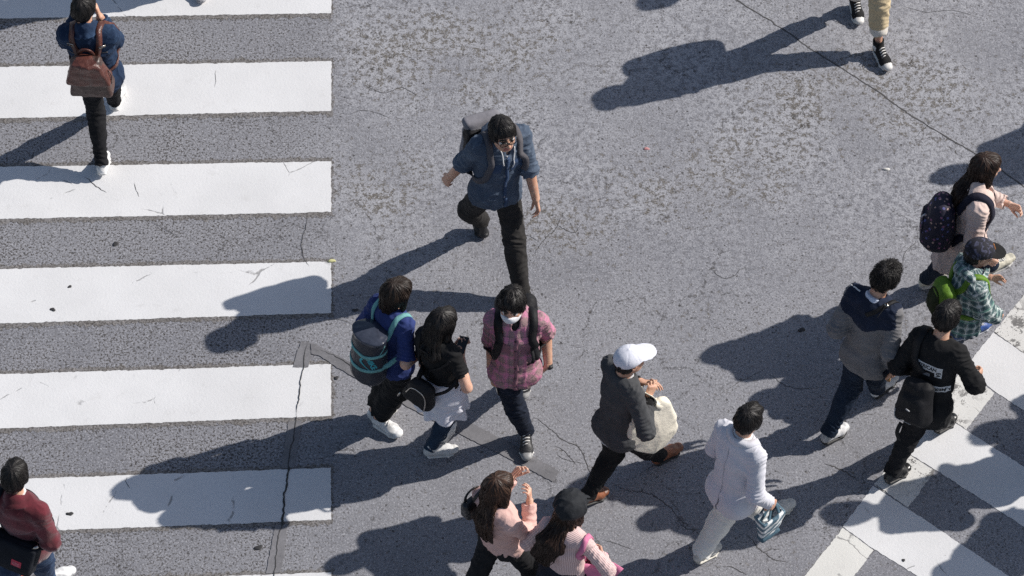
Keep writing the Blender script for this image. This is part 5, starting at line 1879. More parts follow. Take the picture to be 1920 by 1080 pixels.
for sd in (-1, 1):
    bag_part('bag_handle', ribbon([bc + bax[1] * 0.045 * sd + UP * 0.10 + bx * x for x in (-0.05,)] + [hc + dr * 0.01 + bax[1] * 0.018 * sd - bx * 0.02, hc + dr * 0.012 + bax[1] * 0.012 * sd + bx * 0.02] + [bc + bax[1] * 0.045 * sd + UP * 0.10 + bx * 0.05], 0.022, 0.005, None, 0, bax[1] * sd), SLATE, bag, o0)

# ================================================================ H  pink sweatshirt, long brown hair, raised hands
Hh = Human('woman with long wavy brown hair and pink sweatshirt raising both hands', dict(
    H=1.60, fem=True, yaw=40, syaw=42, hyaw=28, hp=8, pel=(943, 1005, .84), neck=(930, 952, 1.33), head=(934, 914, 1.475), build=1.05,
    feet={'R': ('toe', 1078, 1098, 34, 0), 'L': ('toe', 890, 1174, 40, 20)},
    wr={'L': (961, 892, 1.27), 'R': (993, 936, 1.21)}, eh={'R': (0.25, -0.25, -0.9), 'L': (0.2, 0.3, -0.9)},
    hd={'L': dict(dir=(0.6, 0.35, 0.6), curl=42, pn=(0.5, -0.7, 0.2)), 'R': dict(dir=(-0.05, 0.15, 0.95), curl=34, pn=(-0.9, 0.25, 0.1), thumb=0.3)}))
PINK_SW = cloth('dusty_pink_fleece', (0.66, 0.43, 0.385), 0.06, 13, bump=0.35, fs=0.12)
Hh.top('sweatshirt', [PINK_SW], 0.016, 0.03, 1.0, {'L': 1.86, 'R': 1.84}, 1.15, (0.006, 14), None, cuff=0, seed=24)
Hh.trousers([cloth('black_trousers', (0.016, 0.016, 0.018), 0.25)], 0.012, 1.1, 2.0, seed=25)
Hh.shoes([BLACK_LEA, BLACK_LEA], BLACK_RUB)
Hh.hair(HAIR_BRN, 'long', 26, 1.25, 0, 620, length=0.40, curl=0.5, toward=(-0.01, -0.02, 0.0))
c = Hh.tp(-0.165, -0.07, 0.37)
ax = np.array([nrm(Hh.sf), nrm(-Hh.sr), UP])
bag, o0, bb = bag_obj('shoulder_bag', [box(c, (0.085, 0.035, 0.10), ax, 0.025, 0.01, (-0.05, -0.1), 0.015)], [BLACK_LEA], 'black leather shoulder bag behind the woman with wavy brown hair', 'bag', 0.006)
L_ = np.linalg.norm(Hh.neck - Hh.pel)
bag_part('bag_strap', ribbon([c + UP * 0.09 + ax[0] * 0.06, Hh.tp(-0.15, 0.06, L_ - 0.02), Hh.tp(-0.145, -0.02, L_ + 0.03), Hh.tp(-0.15, -0.09, L_ - 0.04), c + UP * 0.09 - ax[0] * 0.06], 0.022, 0.007, Hh.bvh['sweatshirt'], 0.004, UP, 0.05), BLACK_LEA, bag, o0)
bag_part('bag_strap', ribbon([c + UP * 0.09 - ax[0] * 0.065, c + UP * 0.14 - ax[0] * 0.055 + ax[1] * 0.01, c + UP * 0.155 + ax[1] * 0.015, c + UP * 0.14 + ax[0] * 0.055 + ax[1] * 0.01, c + UP * 0.09 + ax[0] * 0.065], 0.022, 0.007, None, 0, ax[1]), BLACK_LEA, bag, o0)

# ================================================================ I  black cap, pink ribbed sweater, pink tote
I = Human('woman in soft black cap and pale pink ribbed sweater with straight dark hair', dict(
    H=1.60, fem=True, yaw=58, syaw=60, hyaw=62, hp=8, pel=(1058, 1070, .84), neck=(1062, 995, 1.335), head=(1069, 951, 1.475), roll=-6,
    feet={'R': ('toe', 1112, 1170, 58, 0), 'L': ('toe', 1060, 1225, 58, 0)},
    wr={'R': (1128, 1040, .96), 'L': (1052, 990, 1.12)}, eh={'R': (0.6, -0.6, -0.5), 'L': (-0.8, -0.2, -0.5)}))
RIB = NB('pink_rib_knit')
sp_ = RIB.n('SeparateXYZ')
RIB.inp(sp_, 0, RIB.attr('fab'))
wv_ = RIB.math('SINE', RIB.math('MULTIPLY', sp_.outputs[0], 380))
n_ = RIB.noise(RIB.coord(), 12, 4, 0.6)
RIB.inp(RIB.b, 'Base Color', RIB.mix(RIB.ramp(wv_, -0.7, 0.4), (0.50, 0.35, 0.34), RIB.mix(n_, (0.68, 0.51, 0.495), (0.76, 0.58, 0.56))))
RIB.b.inputs['Roughness'].default_value = 0.9
RIB.b.inputs['Specular IOR Level'].default_value = 0.2
RIB.bump(RIB.math('ADD', n_, RIB.math('MULTIPLY', wv_, 0.08)), 0.35, 0.02)
I.top('sweater', [RIB.m], 0.010, 0.03, 1.0, 1.93, 1.0, (0.0035, 15), None, seed=28)
NAVY_SK = cloth('navy_skirt_cloth', (0.014, 0.017, 0.030), 0.2)
I.trousers([NAVY_SK], 0.008, 0.95, 1.9, seed=29)
I.part('skirt', [cap(I.tp(0, 0, 0.12), I.pel - I.sp * 0.02, (0.132, 0.105), (0.172, 0.132), 0.02, I.hr, (True, False)), cap(I.pel - I.sp * 0.02, I.pel - UP * 0.36, (0.172, 0.132), (0.22, 0.19), 0.02, I.hr, (False, True), (0.010, 10, 0.6, 'v'))], [NAVY_SK], 0.007, (0.004, 12, 4), keep=False)
I.shoes([BLACK_LEA, BLACK_LEA], BLACK_RUB)
I.hair(HAIR_MID, 'long', 30, 1.1, 0, 620, length=0.42, toward=(-0.10, 0.03, 0.02))
a = np.array([I.Hr, I.Hf, I.Hu])
CAP_B = cloth('black_cap_cotton', (0.020, 0.022, 0.026), 0.22, bump=0.45, rough=0.8)
q = I.hs
I.part('cap', [ell(I.hp_(0, -0.01, 0.052), V(0.108, 0.124, 0.092) * q, a, 0.03), ell(I.hp_(0, -0.005, 0.02), V(0.103, 0.120, 0.05) * q, a, 0.03), cap(I.hp_(0, 0.09, 0.03), I.hp_(0, 0.150, 0.008), (0.075, 0.008), (0.06, 0.006), 0.012, I.Hr), cut(I.hp_(0, 0, -0.012), -I.Hu + I.Hf * 0.15, 0.004)], [CAP_B], 0.005, (0.0055, 14, 6))
# pink tote under the right arm
PINK_T = cloth('pink_canvas', (0.66, 0.215, 0.36), 0.07, bump=0.3, fs=0.1)
tx = nrm(V(0.90, -0.16, 0.0))
tax = np.array([tx, np.cross(UP, tx), UP])
tc = P(1090, 1068, 0.80) + V(0, -0.02, 0.0)
prims = [box(tc, (0.165, 0.05, 0.19), tax, 0.02, 0.01, (0.02, 0.12), 0.02), dict(box(tc + UP * 0.13, (0.155, 0.042, 0.10), tax, 0.02, 0.004, (0, 0.1)), op='s')]
bag, o0, bb = bag_obj('tote_bag', prims, [PINK_T], 'bright pink canvas tote bag hanging from the shoulder of the black capped woman', 'bag', 0.006, (0.007, 10, 5))
L_ = np.linalg.norm(I.neck - I.pel)
for sd, xx in ((-1, -0.045), (1, 0.06)):
    y0 = tax[1] * 0.055 * sd
    pts = [tc + tx * xx + y0 + UP * 0.17, tc + tx * (xx * 0.8) + y0 * 0.9 + UP * 0.30, I.tp(0.150, -0.09 * (1 if sd < 0 else -1), L_ - 0.06), I.tp(0.150, 0.0 if sd < 0 else 0.02, L_ + 0.03)]
    pts.append(I.tp(0.150, 0.09 * (1 if sd < 0 else -1), L_ - 0.07))
    bag_part('tote_handle', ribbon(pts, 0.034, 0.006, I.bvh['sweater'], 0.005, -I.sf, 0.10), PINK_T, bag, o0)
bag_part('tote_pocket', decal(*grid2d(0.15, 0.11, 8, 6), tc - UP * 0.03, tx, UP, tax[1], bb, 0.003, 0.2), PINK_T, bag, o0)
bag_part('snap_button', tube([tc - tax[1] * 0.072 + UP * 0.05, tc - tax[1] * 0.082 + UP * 0.05], 0.009, 10), PINK_T, bag, o0)
bow = [np.array(q_) for q_ in [tc + tx * 0.175 + UP * 0.17, tc + tx * 0.25 + UP * 0.20 - tax[1] * 0.03, tc + tx * 0.255 + UP * 0.12 - tax[1] * 0.03, tc + tx * 0.19 + UP * 0.13]]
bag_part('ribbon_tab', ribbon([tc + tx * 0.15 + UP * 0.16, tc + tx * 0.21 + UP * 0.165 - tax[1] * 0.03, tc + tx * 0.26 + UP * 0.14 - tax[1] * 0.05], 0.05, 0.006, None, 0, -tax[1] + UP * 0.4, w_end=0.085), PINK_T, bag, o0)

# ================================================================ J  maroon sweater, messenger bag
J = Human('man in maroon corduroy pullover at the lower left with a messenger bag behind', dict(
    H=1.68, yaw=52, syaw=66, hyaw=72, hp=5, pel=(52, 1003, .885), neck=(32, 938, 1.40), head=(28, 893, 1.555), build=0.97,
    feet={'R': ('toe', 141, 1071, 32, 0), 'L': ('toe', 24, 1190, 50, 25)},
    wr={'R': (74, 962, 1.06), 'L': (0, 960, 1.02)}, eh={'R': (0.35, -0.75, -0.5)}, hd={'R': dict(dir=(-0.2, 0.6, 0.3), curl=45)}))
MAROON = cloth('maroon_corduroy', (0.098, 0.013, 0.021), 0.28, 8, bump=0.3, col2=(0.12, 0.016, 0.025), sheen=0.3)
J.top('pullover', [MAROON], 0.020, 0.10, 1.04, 1.88, 1.15, (0.0055, 9), ('fold', 0.035, 0), seed=31, amp=0.004, lam=0.11)
J.part('undershirt', J.torso(0.011, 0.15, 1.04)[:2] + [cut(J.tp(0, 0, -0.01), J.sp)], [WHITE_COT], 0.006, (0.003, 15, 3), keep=False)
J.part('shirt_collar', [cap(J.neck - J.sp * 0.02, J.neck + nrm(J.hp_(0, -0.025, -0.05) - J.neck) * 0.055, 0.077, 0.071, 0.01, J.sr, (True, True))], [WHITE_COT], 0.006, (0.003, 15, 3), keep=False)
JEAN_J = denim('worn_blue_jeans', (0.022, 0.036, 0.075), (0.085, 0.14, 0.24))
J.trousers([JEAN_J], 0.014, 1.15, 2.02, (0.005, 13), seed=32)
ST_J = plain('jeans_stitching', (0.26, 0.25, 0.26), 0.8)
seam(J, 'pocket_stitch', [J.tp(0.02, -0.2, 0.00), J.tp(0.03, -0.2, -0.08), J.tp(0.085, -0.2, -0.12), J.tp(0.14, -0.16, -0.085), J.tp(0.15, -0.13, 0.01)], 'trousers', ST_J, 0.005, 0.002, 0.001, -J.hf)
J.shoes([WHITE_LEA, WHITE_LEA], WHITE_RUB, toe=1)
J.hair(HAIR_BLK, 'short', 33, 1.3)
c = J.tp(0.03, -0.185, 0.085)
ax = np.array([nrm(J.sr - UP * 0.04), nrm(-J.sf + UP * 0.55), nrm(UP + J.sf * 0.55)])
ax[1] = perp(ax[1], ax[0])
ax[2] = np.cross(ax[0], ax[1]) * (1 if np.cross(ax[0], ax[1])[2] > 0 else -1)
NAVY_M = cloth('blue_black_cordura', (0.012, 0.014, 0.020), 0.2)
prims = [box(c, (0.185, 0.05, 0.125), ax, 0.03, 0.01, (0.10, -0.06), 0.015), box(c + ax[1] * 0.035 + ax[2] * 0.01, (0.178, 0.03, 0.105), ax, 0.02, 0.004, (0.10, 0), 0.012)]
bag, o0, bb = bag_obj('messenger_bag', prims, [NAVY_M], 'blue-black messenger bag with small red label behind the maroon pullover', 'bag', 0.006, (0.004, 10, 5))
REDL = plain('red_label', (0.55, 0.03, 0.07), 0.6)
PINKL = plain('label_print', (0.66, 0.22, 0.28), 0.6)
org = c + ax[0] * 0.075 - ax[2] * 0.02
bag_part('red_label', decal(*grid2d(0.072, 0.048, 8, 6), org, ax[0], ax[2], -ax[1], bb, 0.002, 0.2), REDL, bag, o0)
p2, f2 = [], []
for x, w_, y0, y1 in ((-.026, .006, 0, .006), (-.017, .005, 0, .008), (-.009, .004, 0, .006), (-.002, .004, 0, .013), (.006, .006, 0, .007), (.014, .004, 0, .010), (.022, .006, 0, .006)):
    o_ = len(p2)
    p2 += [(x - w_ / 2, y0), (x + w_ / 2, y0), (x + w_ / 2, y1), (x - w_ / 2, y1)]
    f2.append((o_, o_ + 1, o_ + 2, o_ + 3))
bag_part('label_skyline', decal(p2, f2, org, ax[0], ax[2], -ax[1], bb, 0.0035, 0.2), PINKL, bag, o0, False)
for t_, s_, y_ in (('Manhattan', 0.0135, -0.007), ('Portage', 0.0095, -0.0165)):
    p2, f2 = text2d(t_, s_, 0.0003)
    bag_part('label_lettering', decal(rot2d(p2, 0, 0, y_), f2, org, ax[0], ax[2], -ax[1], bb, 0.0035, 0.2), PINKL, bag, o0, False)
L_ = np.linalg.norm(J.neck - J.pel)
bag_part('bag_strap', ribbon([c + ax[0] * 0.17 + ax[2] * 0.10, J.tp(0.19, -0.10, 0.14), J.tp(0.20, 0.0, 0.17), J.tp(0.12, 0.17, 0.25)], 0.045, 0.006, J.bvh['pullover'], 0.005, -J.sf, 0.12), NAVY_M, bag, o0)
bag_part('bag_strap', ribbon([c - ax[0] * 0.17 + ax[2] * 0.10, J.tp(-0.14, -0.17, 0.18), J.tp(-0.125, -0.14, L_ - 0.14), J.tp(-0.12, -0.02, L_ + 0.04), J.tp(-0.08, 0.12, L_ - 0.08), J.tp(0.10, 0.17, 0.26)], 0.045, 0.006, J.bvh['pullover'], 0.005, -J.sf, 0.12), NAVY_M, bag, o0)
bag_part('strap_clip', tube([c + ax[0] * 0.155 + ax[2] * 0.115 + ax[1] * 0.04, c + ax[0] * 0.185 + ax[2] * 0.15 + ax[1] * 0.03], 0.011, 8), METAL, bag, o0)

# ================================================================ K  navy yoke jacket
K = Human('man in grey jacket with navy shoulders and blue jeans holding a brown wallet', dict(
    H=1.72, yaw=48, syaw=54, hyaw=38, hp=10, pel=(1627, 662, .905), neck=(1640, 560, 1.425), head=(1662, 519, 1.585), build=0.92,
    feet={'L': ('toe', 1588, 802, 42, 12), 'R': ('toe', 1680, 708, 46, 0)},
    wr={'R': (1676, 688, .89), 'L': (1608, 602, 1.0)}, eh={'L': (-0.5, -0.5, -0.6)}, hd={'R': dict(curl=45)}))
GREY_J = cloth('grey_flannel', (0.165, 0.163, 0.170), 0.12, 14, bump=0.3)
NAVY_Y = cloth('navy_yoke_cloth', (0.014, 0.021, 0.043), 0.2)
NAVY_T = cloth('navy_knit', (0.010, 0.014, 0.028), 0.15)
v0 = K.tp(0, 0, np.linalg.norm(K.neck - K.pel) - 0.165)
K.top('jacket', [GREY_J], 0.017, 0.10, 1.06, 1.92, 1.1, (0.0055, 13), ('stand', 0.012, 0), seed=34)
# navy yoke: assign by the height on the back
me = [o for o in K.body.children if o.name.startswith('jacket')][0].data
me.materials.append(NAVY_Y)
me.materials.append(NAVY_T)
co = np.empty(len(me.vertices) * 3, np.float32)
me.vertices.foreach_get('co', co)
co = co.reshape(-1, 3) + K.origin
L_ = np.linalg.norm(K.neck - K.pel)
rel = co - K.pel
u_ = rel @ K.sp
x_ = rel @ K.sr
lim_ = L_ - 0.20 + 0.075 * np.clip(np.abs(x_) - 0.03, 0, 0.2) / 0.15 * 1.0
yok = (u_ > lim_) & (np.abs(x_) < 0.195 + (u_ - L_) * -0.25)
for d in 'LR':
    sg = -1 if d == 'L' else 1
    ed = np.linalg.norm(co - (K.el[d] + (K.wr[d] - K.el[d]) * 0.90), axis=1) < 0.062
    yok = yok
mi_ = np.zeros(len(me.polygons), np.int32)
lv = np.empty(len(me.loops), np.int32)
me.loops.foreach_get('vertex_index', lv)
ls = np.empty(len(me.polygons), np.int32)
me.polygons.foreach_get('loop_start', ls)
mi_[yok[lv[ls]]] = 1
for d in 'LR':
    tcut = (co - K.el[d]) @ nrm(K.wr[d] - K.el[d])
    rad = np.linalg.norm(np.cross(co - K.el[d], nrm(K.wr[d] - K.el[d])), axis=1)
    cm_ = (tcut > 0.205 * K.k) & (rad < 0.10) & (tcut < 0.4)
    mi_[cm_[lv[ls]]] = 2
me.polygons.foreach_set('material_index', mi_)
WH_ED = plain('white_piping', (0.7, 0.7, 0.7), 0.6)
seam(K, 'shoulder_piping', [K.tp(-0.10, -0.03, L_ + 0.035), K.tp(-0.15, -0.012, L_ + 0.0), K.tp(-0.175, -0.005, L_ - 0.02)], 'jacket', WH_ED, 0.010, 0.003)
K.part('shirt_collar', [cap(K.neck - K.sf * 0.008, K.neck + nrm(K.hp_(0, -0.02, -0.05) - K.neck) * 0.035 - K.sf * 0.006, 0.076, 0.070, 0.01, K.sr, (True, True))], [cloth('pale_blue_collar', (0.55, 0.60, 0.72), 0.06)], 0.006)
K.trousers([denim('deep_blue_jeans', (0.010, 0.018, 0.036), (0.026, 0.044, 0.075))], 0.010, 1.05, 2.0, seed=35, cuff=0)
GR_SH = leather('white_grey_mesh', (0.55, 0.55, 0.56), 0.6)
K.shoes([GR_SH, plain('pale_toe', (0.6, 0.6, 0.6), 0.5)], BLACK_RUB, toe=1, laces=WHITE_RUB, thick=0.02)
K.hair(HAIR_BLK, 'spiky', 36, 0.8, 0.013, 700)
hc, dr, pn, th = K.hands['R']
wl = hc + dr * 0.005 + pn * 0.012 - K.sr * 0.01
OCH = leather('ochre_leather', (0.20, 0.105, 0.030), 0.45)
bag, o0, bb = bag_obj('wallet', [box(wl, (0.052, 0.014, 0.085), np.array([th, pn, dr]), 0.006)], [OCH], 'brown leather wallet in the hand of the grey and navy jacket', 'wallet', 0.004, (0.002, 20, 3))
bag_part('wallet_band', ribbon([wl - th * 0.02 + dr * 0.086 + pn * 0.016, wl - th * 0.02 - pn * 0.016 + dr * 0.02, wl - th * 0.02 - dr * 0.086 - pn * 0.016], 0.008, 0.002, bb, 0.001, -pn, 0.05), BROWN_LEA, bag, o0)
ob = bag_obj('shoulder_strap', [cap(K.tp(0.105, -0.13, L_ - 0.01), K.tp(0.118, -0.03, L_ + 0.052), 0.004, None, 0.002)], [BLACK_NYLON], 'black bag strap with metal clip over the right shoulder of grey jacket', 'bag strap', 0.004, None)
st = ribbon([K.tp(0.02, -0.16, L_ - 0.06), K.tp(0.075, -0.13, L_ - 0.0), K.tp(0.118, -0.03, L_ + 0.05), K.tp(0.13, 0.09, L_ - 0.02)], 0.03, 0.007, K.bvh['jacket'], 0.004, K.sf, 0.12)
bag_part('strap_web', st, BLACK_NYLON, ob[0], ob[1])
bag_part('strap_clip', tube([np.array(st[0][len(st[0]) // 2]), np.array(st[0][len(st[0]) // 2 + 5])], 0.010, 8), METAL, ob[0], ob[1])

# ================================================================ L  black sweatshirt with printed boxes, black backpack
Lm = Human('man all in black with white block lettering on the back of his sweatshirt', dict(
    H=1.66, yaw=52, syaw=56, hyaw=50, hp=8, pel=(1741, 750, .875), neck=(1762, 638, 1.37), head=(1776, 594, 1.52), build=0.92,
    feet={'L': ('toe', 1704, 877, 42, 14), 'R': ('toe', 1790, 783, 48, 20)},
    wr={'R': (1830, 709, .94), 'L': (1722, 690, .92)}, eh={'R': (0.45, -0.8, -0.5)}, hd={'R': dict(curl=50, dir=(0.35, 0.6, -0.2))}))
Lm.top('sweatshirt', [BLACK_COTTON], 0.018, 0.16, 1.05, 1.9, 1.1, (0.005, 14), None, seed=38)
Lm.trousers([BLACK_JEAN], 0.012, 1.02, 2.02, seed=39)
Lm.shoes([BLACK_LEA, BLACK_LEA], BLACK_RUB, toe=1)
Lm.hair(HAIR_BLK, 'short', 40, 1.2, 0.002)
L_ = np.linalg.norm(Lm.neck - Lm.pel)
WPR = plain('white_print', (0.60, 0.60, 0.60), 0.7)
BPR = plain('black_print', (0.012, 0.012, 0.012), 0.7)
bs = Lm.bvh['sweatshirt']
org = Lm.tp(0.02, -0.02, L_ - 0.185)


def print_box(w, h, txt, size, ang, dx, dy):
    p2, f2 = grid2d(w, h, 14, 4)
    Lm.mesh('print_patch', decal(rot2d(p2, ang, dx, dy), f2, org, Lm.sr, Lm.sp, Lm.sf, bs, 0.002, 0.4), WPR, smooth=False)
    if not txt:
        return
    p2, f2 = text2d(txt, size, 0.0012)
    Lm.mesh('print_lettering', decal(rot2d(p2, ang, dx, dy), f2, org, Lm.sr, Lm.sp, Lm.sf, bs, 0.0035, 0.4), BPR, smooth=False)


print_box(0.150, 0.046, 'AMERICAN', 0.034, 0, -0.035, 0.035)
print_box(0.046, 0.085, '', 0.034, 0, 0.061, 0.015)
p2, f2 = text2d('EA', 0.036, 0.0012)
Lm.mesh('print_lettering', decal(rot2d(p2, -90, 0.061, 0.000), f2, org, Lm.sr, Lm.sp, Lm.sf, bs, 0.0035, 0.4), BPR, smooth=False)
print_box(0.125, 0.044, 'AMERICA', 0.033, 180, 0.070, -0.125)
p2, f2 = grid2d(0.05, 0.028, 6, 4)
Lm.mesh('print_patch', decal(rot2d(p2, 0, -0.02, -0.025), f2, org, Lm.sr, Lm.sp, Lm.sf, bs, 0.002, 0.4), plain('grey_print', (0.2, 0.2, 0.22), 0.7), smooth=False)
c, ax = pack_frame(Lm, 0.19, 0.15, 0.05, 0.0)
prims = [box(c, (0.122, 0.060, 0.170), ax, 0.06, 0.01, (-0.1, -0.08), 0.02), box(c + ax[1] * 0.055 - ax[2] * 0.04, (0.10, 0.04, 0.11), ax, 0.04, 0.02, (-0.1, 0), 0.01)]
bag, o0, bb = bag_obj('backpack', prims, [BLACK_NYLON], 'black backpack hanging low from one shoulder of the man all in black', 'backpack', 0.006, (0.006, 12, 5))
GREYP = plain('grey_piping', (0.42, 0.42, 0.43), 0.5)
bag_part('piping', ribbon([c - ax[0] * 0.14 + ax[1] * 0.12 - ax[2] * 0.06, c - ax[0] * 0.12 + ax[1] * 0.12 - ax[2] * 0.14, c - ax[0] * 0.04 + ax[1] * 0.12 - ax[2] * 0.19, c + ax[0] * 0.03 + ax[1] * 0.10 - ax[2] * 0.2], 0.014, 0.004, bb, 0.002, ax[1], 0.12), GREYP, bag, o0)
bag_part('bag_mark', tube([c + ax[1] * 0.145 + ax[0] * 0.0 + ax[2] * 0.005, c + ax[1] * 0.145 + ax[0] * 0.03 - ax[2] * 0.002], 0.005, 6), GREYP, bag, o0)
bag_part('dangling_strap', ribbon([c - ax[0] * 0.05 - ax[2] * 0.19 + ax[1] * 0.05, c - ax[0] * 0.06 - ax[2] * 0.26 + ax[1] * 0.07, c - ax[0] * 0.04 - ax[2] * 0.33 + ax[1] * 0.05], 0.028, 0.006, None, 0, ax[1]), BLACK_NYLON, bag, o0)
bag_part('shoulder_strap', ribbon([c + ax[2] * 0.18, Lm.tp(-0.11, -0.14, L_ - 0.14), Lm.tp(-0.118, -0.03, L_ + 0.04), Lm.tp(-0.13, 0.10, L_ - 0.04)], 0.06, 0.012, bs, 0.004, -Lm.sf, 0.12), BLACK_NYLON, bag, o0)

# ================================================================ M  beige coat, flowered backpack
M = Human('woman in pale pink coat with long dark hair and flowered backpack walking right', dict(
    H=1.54, fem=True, yaw=8, syaw=-6, hyaw=4, hp=8, pel=(1812, 440, .81), neck=(1838, 358, 1.285), head=(1848, 313, 1.42), build=1.06,
    feet={'L': ('toe', 1900, 486, 34, -8), 'R': ('toe', 1773, 524, 26, 12)},
    wr={'L': (1893, 383, 1.0), 'R': (1855, 483, .81)}, eh={'R': (-0.5, -0.2, -0.4)}, hd={'R': dict(curl=35), 'L': dict(curl=40, dir=(0.8, -0.35, -0.15))}))
COAT = cloth('pale_pink_coat_cloth', (0.66, 0.52, 0.465), 0.06, 11, bump=0.35, fs=0.12)
pre = [cap(M.pel - M.sp * 0.06, M.pel - UP * 0.24 - M.hf * 0.06, (0.182, 0.145), (0.225, 0.20), 0.03, M.hr, (False, True), (0.010, 7, 0.7, 'v'))]
M.top('coat', [COAT], 0.024, 0.10, 1.05, {'L': 1.82, 'R': 1.9}, 1.15, (0.006, 14), ('fold', 0.035, 0), seed=42, extra_prims=pre)
M.trousers([denim('navy_jeans', (0.011, 0.018, 0.035), (0.028, 0.044, 0.07))], 0.008, 1.0, 2.0, seed=43, cuff=0)
CRM_SH = leather('cream_trainer', (0.52, 0.49, 0.40), 0.55)
M.shoes([CRM_SH, CRM_SH], plain('grey_white_sole', (0.5, 0.49, 0.47), 0.6), toe=1, laces=WHITE_RUB, thick=0.024, chunky=1.06)
M.hair(HAIR_MID, 'long', 44, 1.2, 0, 560, length=0.34, toward=(-0.04, 0.02, 0.0))
L_ = np.linalg.norm(M.neck - M.pel)
FLW = NB('flower_print')
vo = FLW.n('TexVoronoi', _feature='F1')
FLW.inp(vo, 'Vector', FLW.coord())
vo.inputs['Scale'].default_value = 34
se = FLW.n('SeparateXYZ')
FLW.inp(se, 0, vo.outputs['Color'])
dot = FLW.math('MULTIPLY', FLW.math('LESS_THAN', vo.outputs['Distance'], 0.34), FLW.math('GREATER_THAN', se.outputs[0], 0.35))
dc = FLW.mix(FLW.math('GREATER_THAN', se.outputs[1], 0.5), (0.24, 0.09, 0.17), (0.42, 0.28, 0.24))
dc = FLW.mix(FLW.math('GREATER_THAN', se.outputs[2], 0.7), dc, (0.10, 0.10, 0.26))
FLW.inp(FLW.b, 'Base Color', FLW.mix(dot, (0.016, 0.013, 0.030), dc))
FLW.b.inputs['Roughness'].default_value = 0.75
FLW.bump(FLW.noise(FLW.coord(), 14, 4, 0.6), 0.4, 0.02)
NAVY_W = cloth('dark_navy_webbing', (0.016, 0.016, 0.030), 0.15)
c, ax = pack_frame(M, 0.225, 0.20, -0.06, 0.02)
prims = [box(c, (0.145, 0.085, 0.20), ax, 0.075, 0.01, (-0.16, -0.1), 0.02, 0), box(c + ax[1] * 0.075 - ax[2] * 0.06, (0.115, 0.045, 0.115), ax, 0.04, 0.008, (-0.1, 0), 0.012, 0)]
bag, o0, bb = bag_obj('flowered_backpack', prims, [FLW.m], 'navy backpack with small flower pattern on the pale pink coat', 'backpack', 0.006, (0.005, 11, 5))
pack_straps(M, c, ax, 0.145, 0.20, 'coat', 0.055, NAVY_W, bag, o0, 0.011, sx=0.10)
bag_part('zip', ribbon([c + ax[1] * 0.14 + ax[0] * x + ax[2] * z for x, z in ((-.12, -.06), (-.09, .03), (0, .06), (.09, .03), (.12, -.06))], 0.008, 0.003, bb, 0.002, ax[1], 0.1), NAVY_W, bag, o0)
bag_part('zip_pull', tube([c + ax[1] * 0.115 + ax[0] * 0.05 + ax[2] * 0.09, c + ax[1] * 0.14 + ax[0] * 0.035 + ax[2] * 0.03], 0.006, 6), plain('pale_tab', (0.6, 0.58, 0.6), 0.5), bag, o0)

# ================================================================ N  boy in plaid, cap, green backpack
Nb = Human('small boy in teal plaid shirt and dark cap with a green backpack', dict(
    H=1.24, yaw=26, syaw=16, hyaw=8, hp=12, hs=0.95, pel=(1806, 582, .62), neck=(1822, 512, .985), head=(1837, 474, 1.105), build=1.12, foot=1.12,
    feet={'R': ('toe', 1858, 607, 36, 0), 'L': ('toe', 1818, 624, 30, 14)},
    wr={'R': (1869, 592, .63), 'L': (1858, 520, .75)}, eh={'R': (-0.3, -0.7, -0.5)}, hd={'R': dict(curl=40)}))
PL_T = plaid('teal_check', (0.46, 0.52, 0.50), [(0.060, 0.50, 0.0, 0, (0.035, 0.10, 0.10), 0.72), (0.060, 0.50, 0.3, 1, (0.025, 0.075, 0.09), 0.72), (0.060, 0.10, 0.5, 0, (0.66, 0.70, 0.68), 0.9), (0.060, 0.10, 0.8, 1, (0.62, 0.66, 0.66), 0.9), (0.120, 0.12, 0.2, 1, (0.10, 0.28, 0.22), 0.7)])
Nb.top('shirt', [PL_T], 0.030, 0.17, 1.12, 1.9, 1.35, (0.007, 15), ('fold', 0.03, 0), seed=46)
NVY = cloth('navy_hood_fleece', (0.014, 0.017, 0.032), 0.2)
Nb.part('hood', [cap(Nb.neck - Nb.sf * 0.075 + Nb.sr * x0 + Nb.sp * 0.02, Nb.neck - Nb.sf * 0.04 + Nb.sr * x1 + Nb.sp * 0.03, 0.042, 0.035, 0.03) for x0, x1 in ((-0.03, 0.08), (-0.03, -0.09))] + [cap(Nb.neck + Nb.sr * s_ * 0.085 - Nb.sf * 0.03 + Nb.sp * 0.03, Nb.neck + Nb.sr * s_ * 0.05 + Nb.sf * 0.075, 0.034, 0.024, 0.02) for s_ in (-1, 1)], [PL_T], 0.006, (0.004, 22, 3))
Nb.part('hood_lining', [cap(Nb.neck - Nb.sp * 0.01, Nb.neck + Nb.sp * 0.045, 0.072, 0.085, 0.01, Nb.sr, (True, True))], [NVY], 0.006)
Nb.trousers([denim('mid_blue_jeans', (0.020, 0.042, 0.105), (0.06, 0.11, 0.21))], 0.014, 1.15, 2.0, (0.005, 15), seed=47)
Nb.shoes([plain('blue_trainer', (0.020, 0.065, 0.25), 0.5), plain('blue_toe', (0.025, 0.07, 0.24), 0.5)], plain('pale_grey_sole', (0.45, 0.46, 0.5), 0.6), toe=1, laces=WHITE_RUB)
Nb.hair(HAIR_BLK, 'cap', 48, 0.8, n=100)
CAPN = NB('dark_patterned_cap')
n_ = CAPN.noise(CAPN.coord(), 42, 3, 0.6)
CAPN.inp(CAPN.b, 'Base Color', CAPN.mix(CAPN.ramp(n_, 0.54, 0.60), (0.014, 0.014, 0.022), CAPN.mix(CAPN.noise(CAPN.coord(), 20), (0.10, 0.10, 0.16), (0.05, 0.055, 0.10))))
CAPN.b.inputs['Roughness'].default_value = 0.85
Nb.baseball_cap([CAPN.m, BLACK_COTTON], 1, 0.075)
p2, f2 = poly2d([(0.024 * math.cos(t), 0.024 * math.sin(t)) for t in np.linspace(0, 6.28, 17)[:-1]], 0.01)
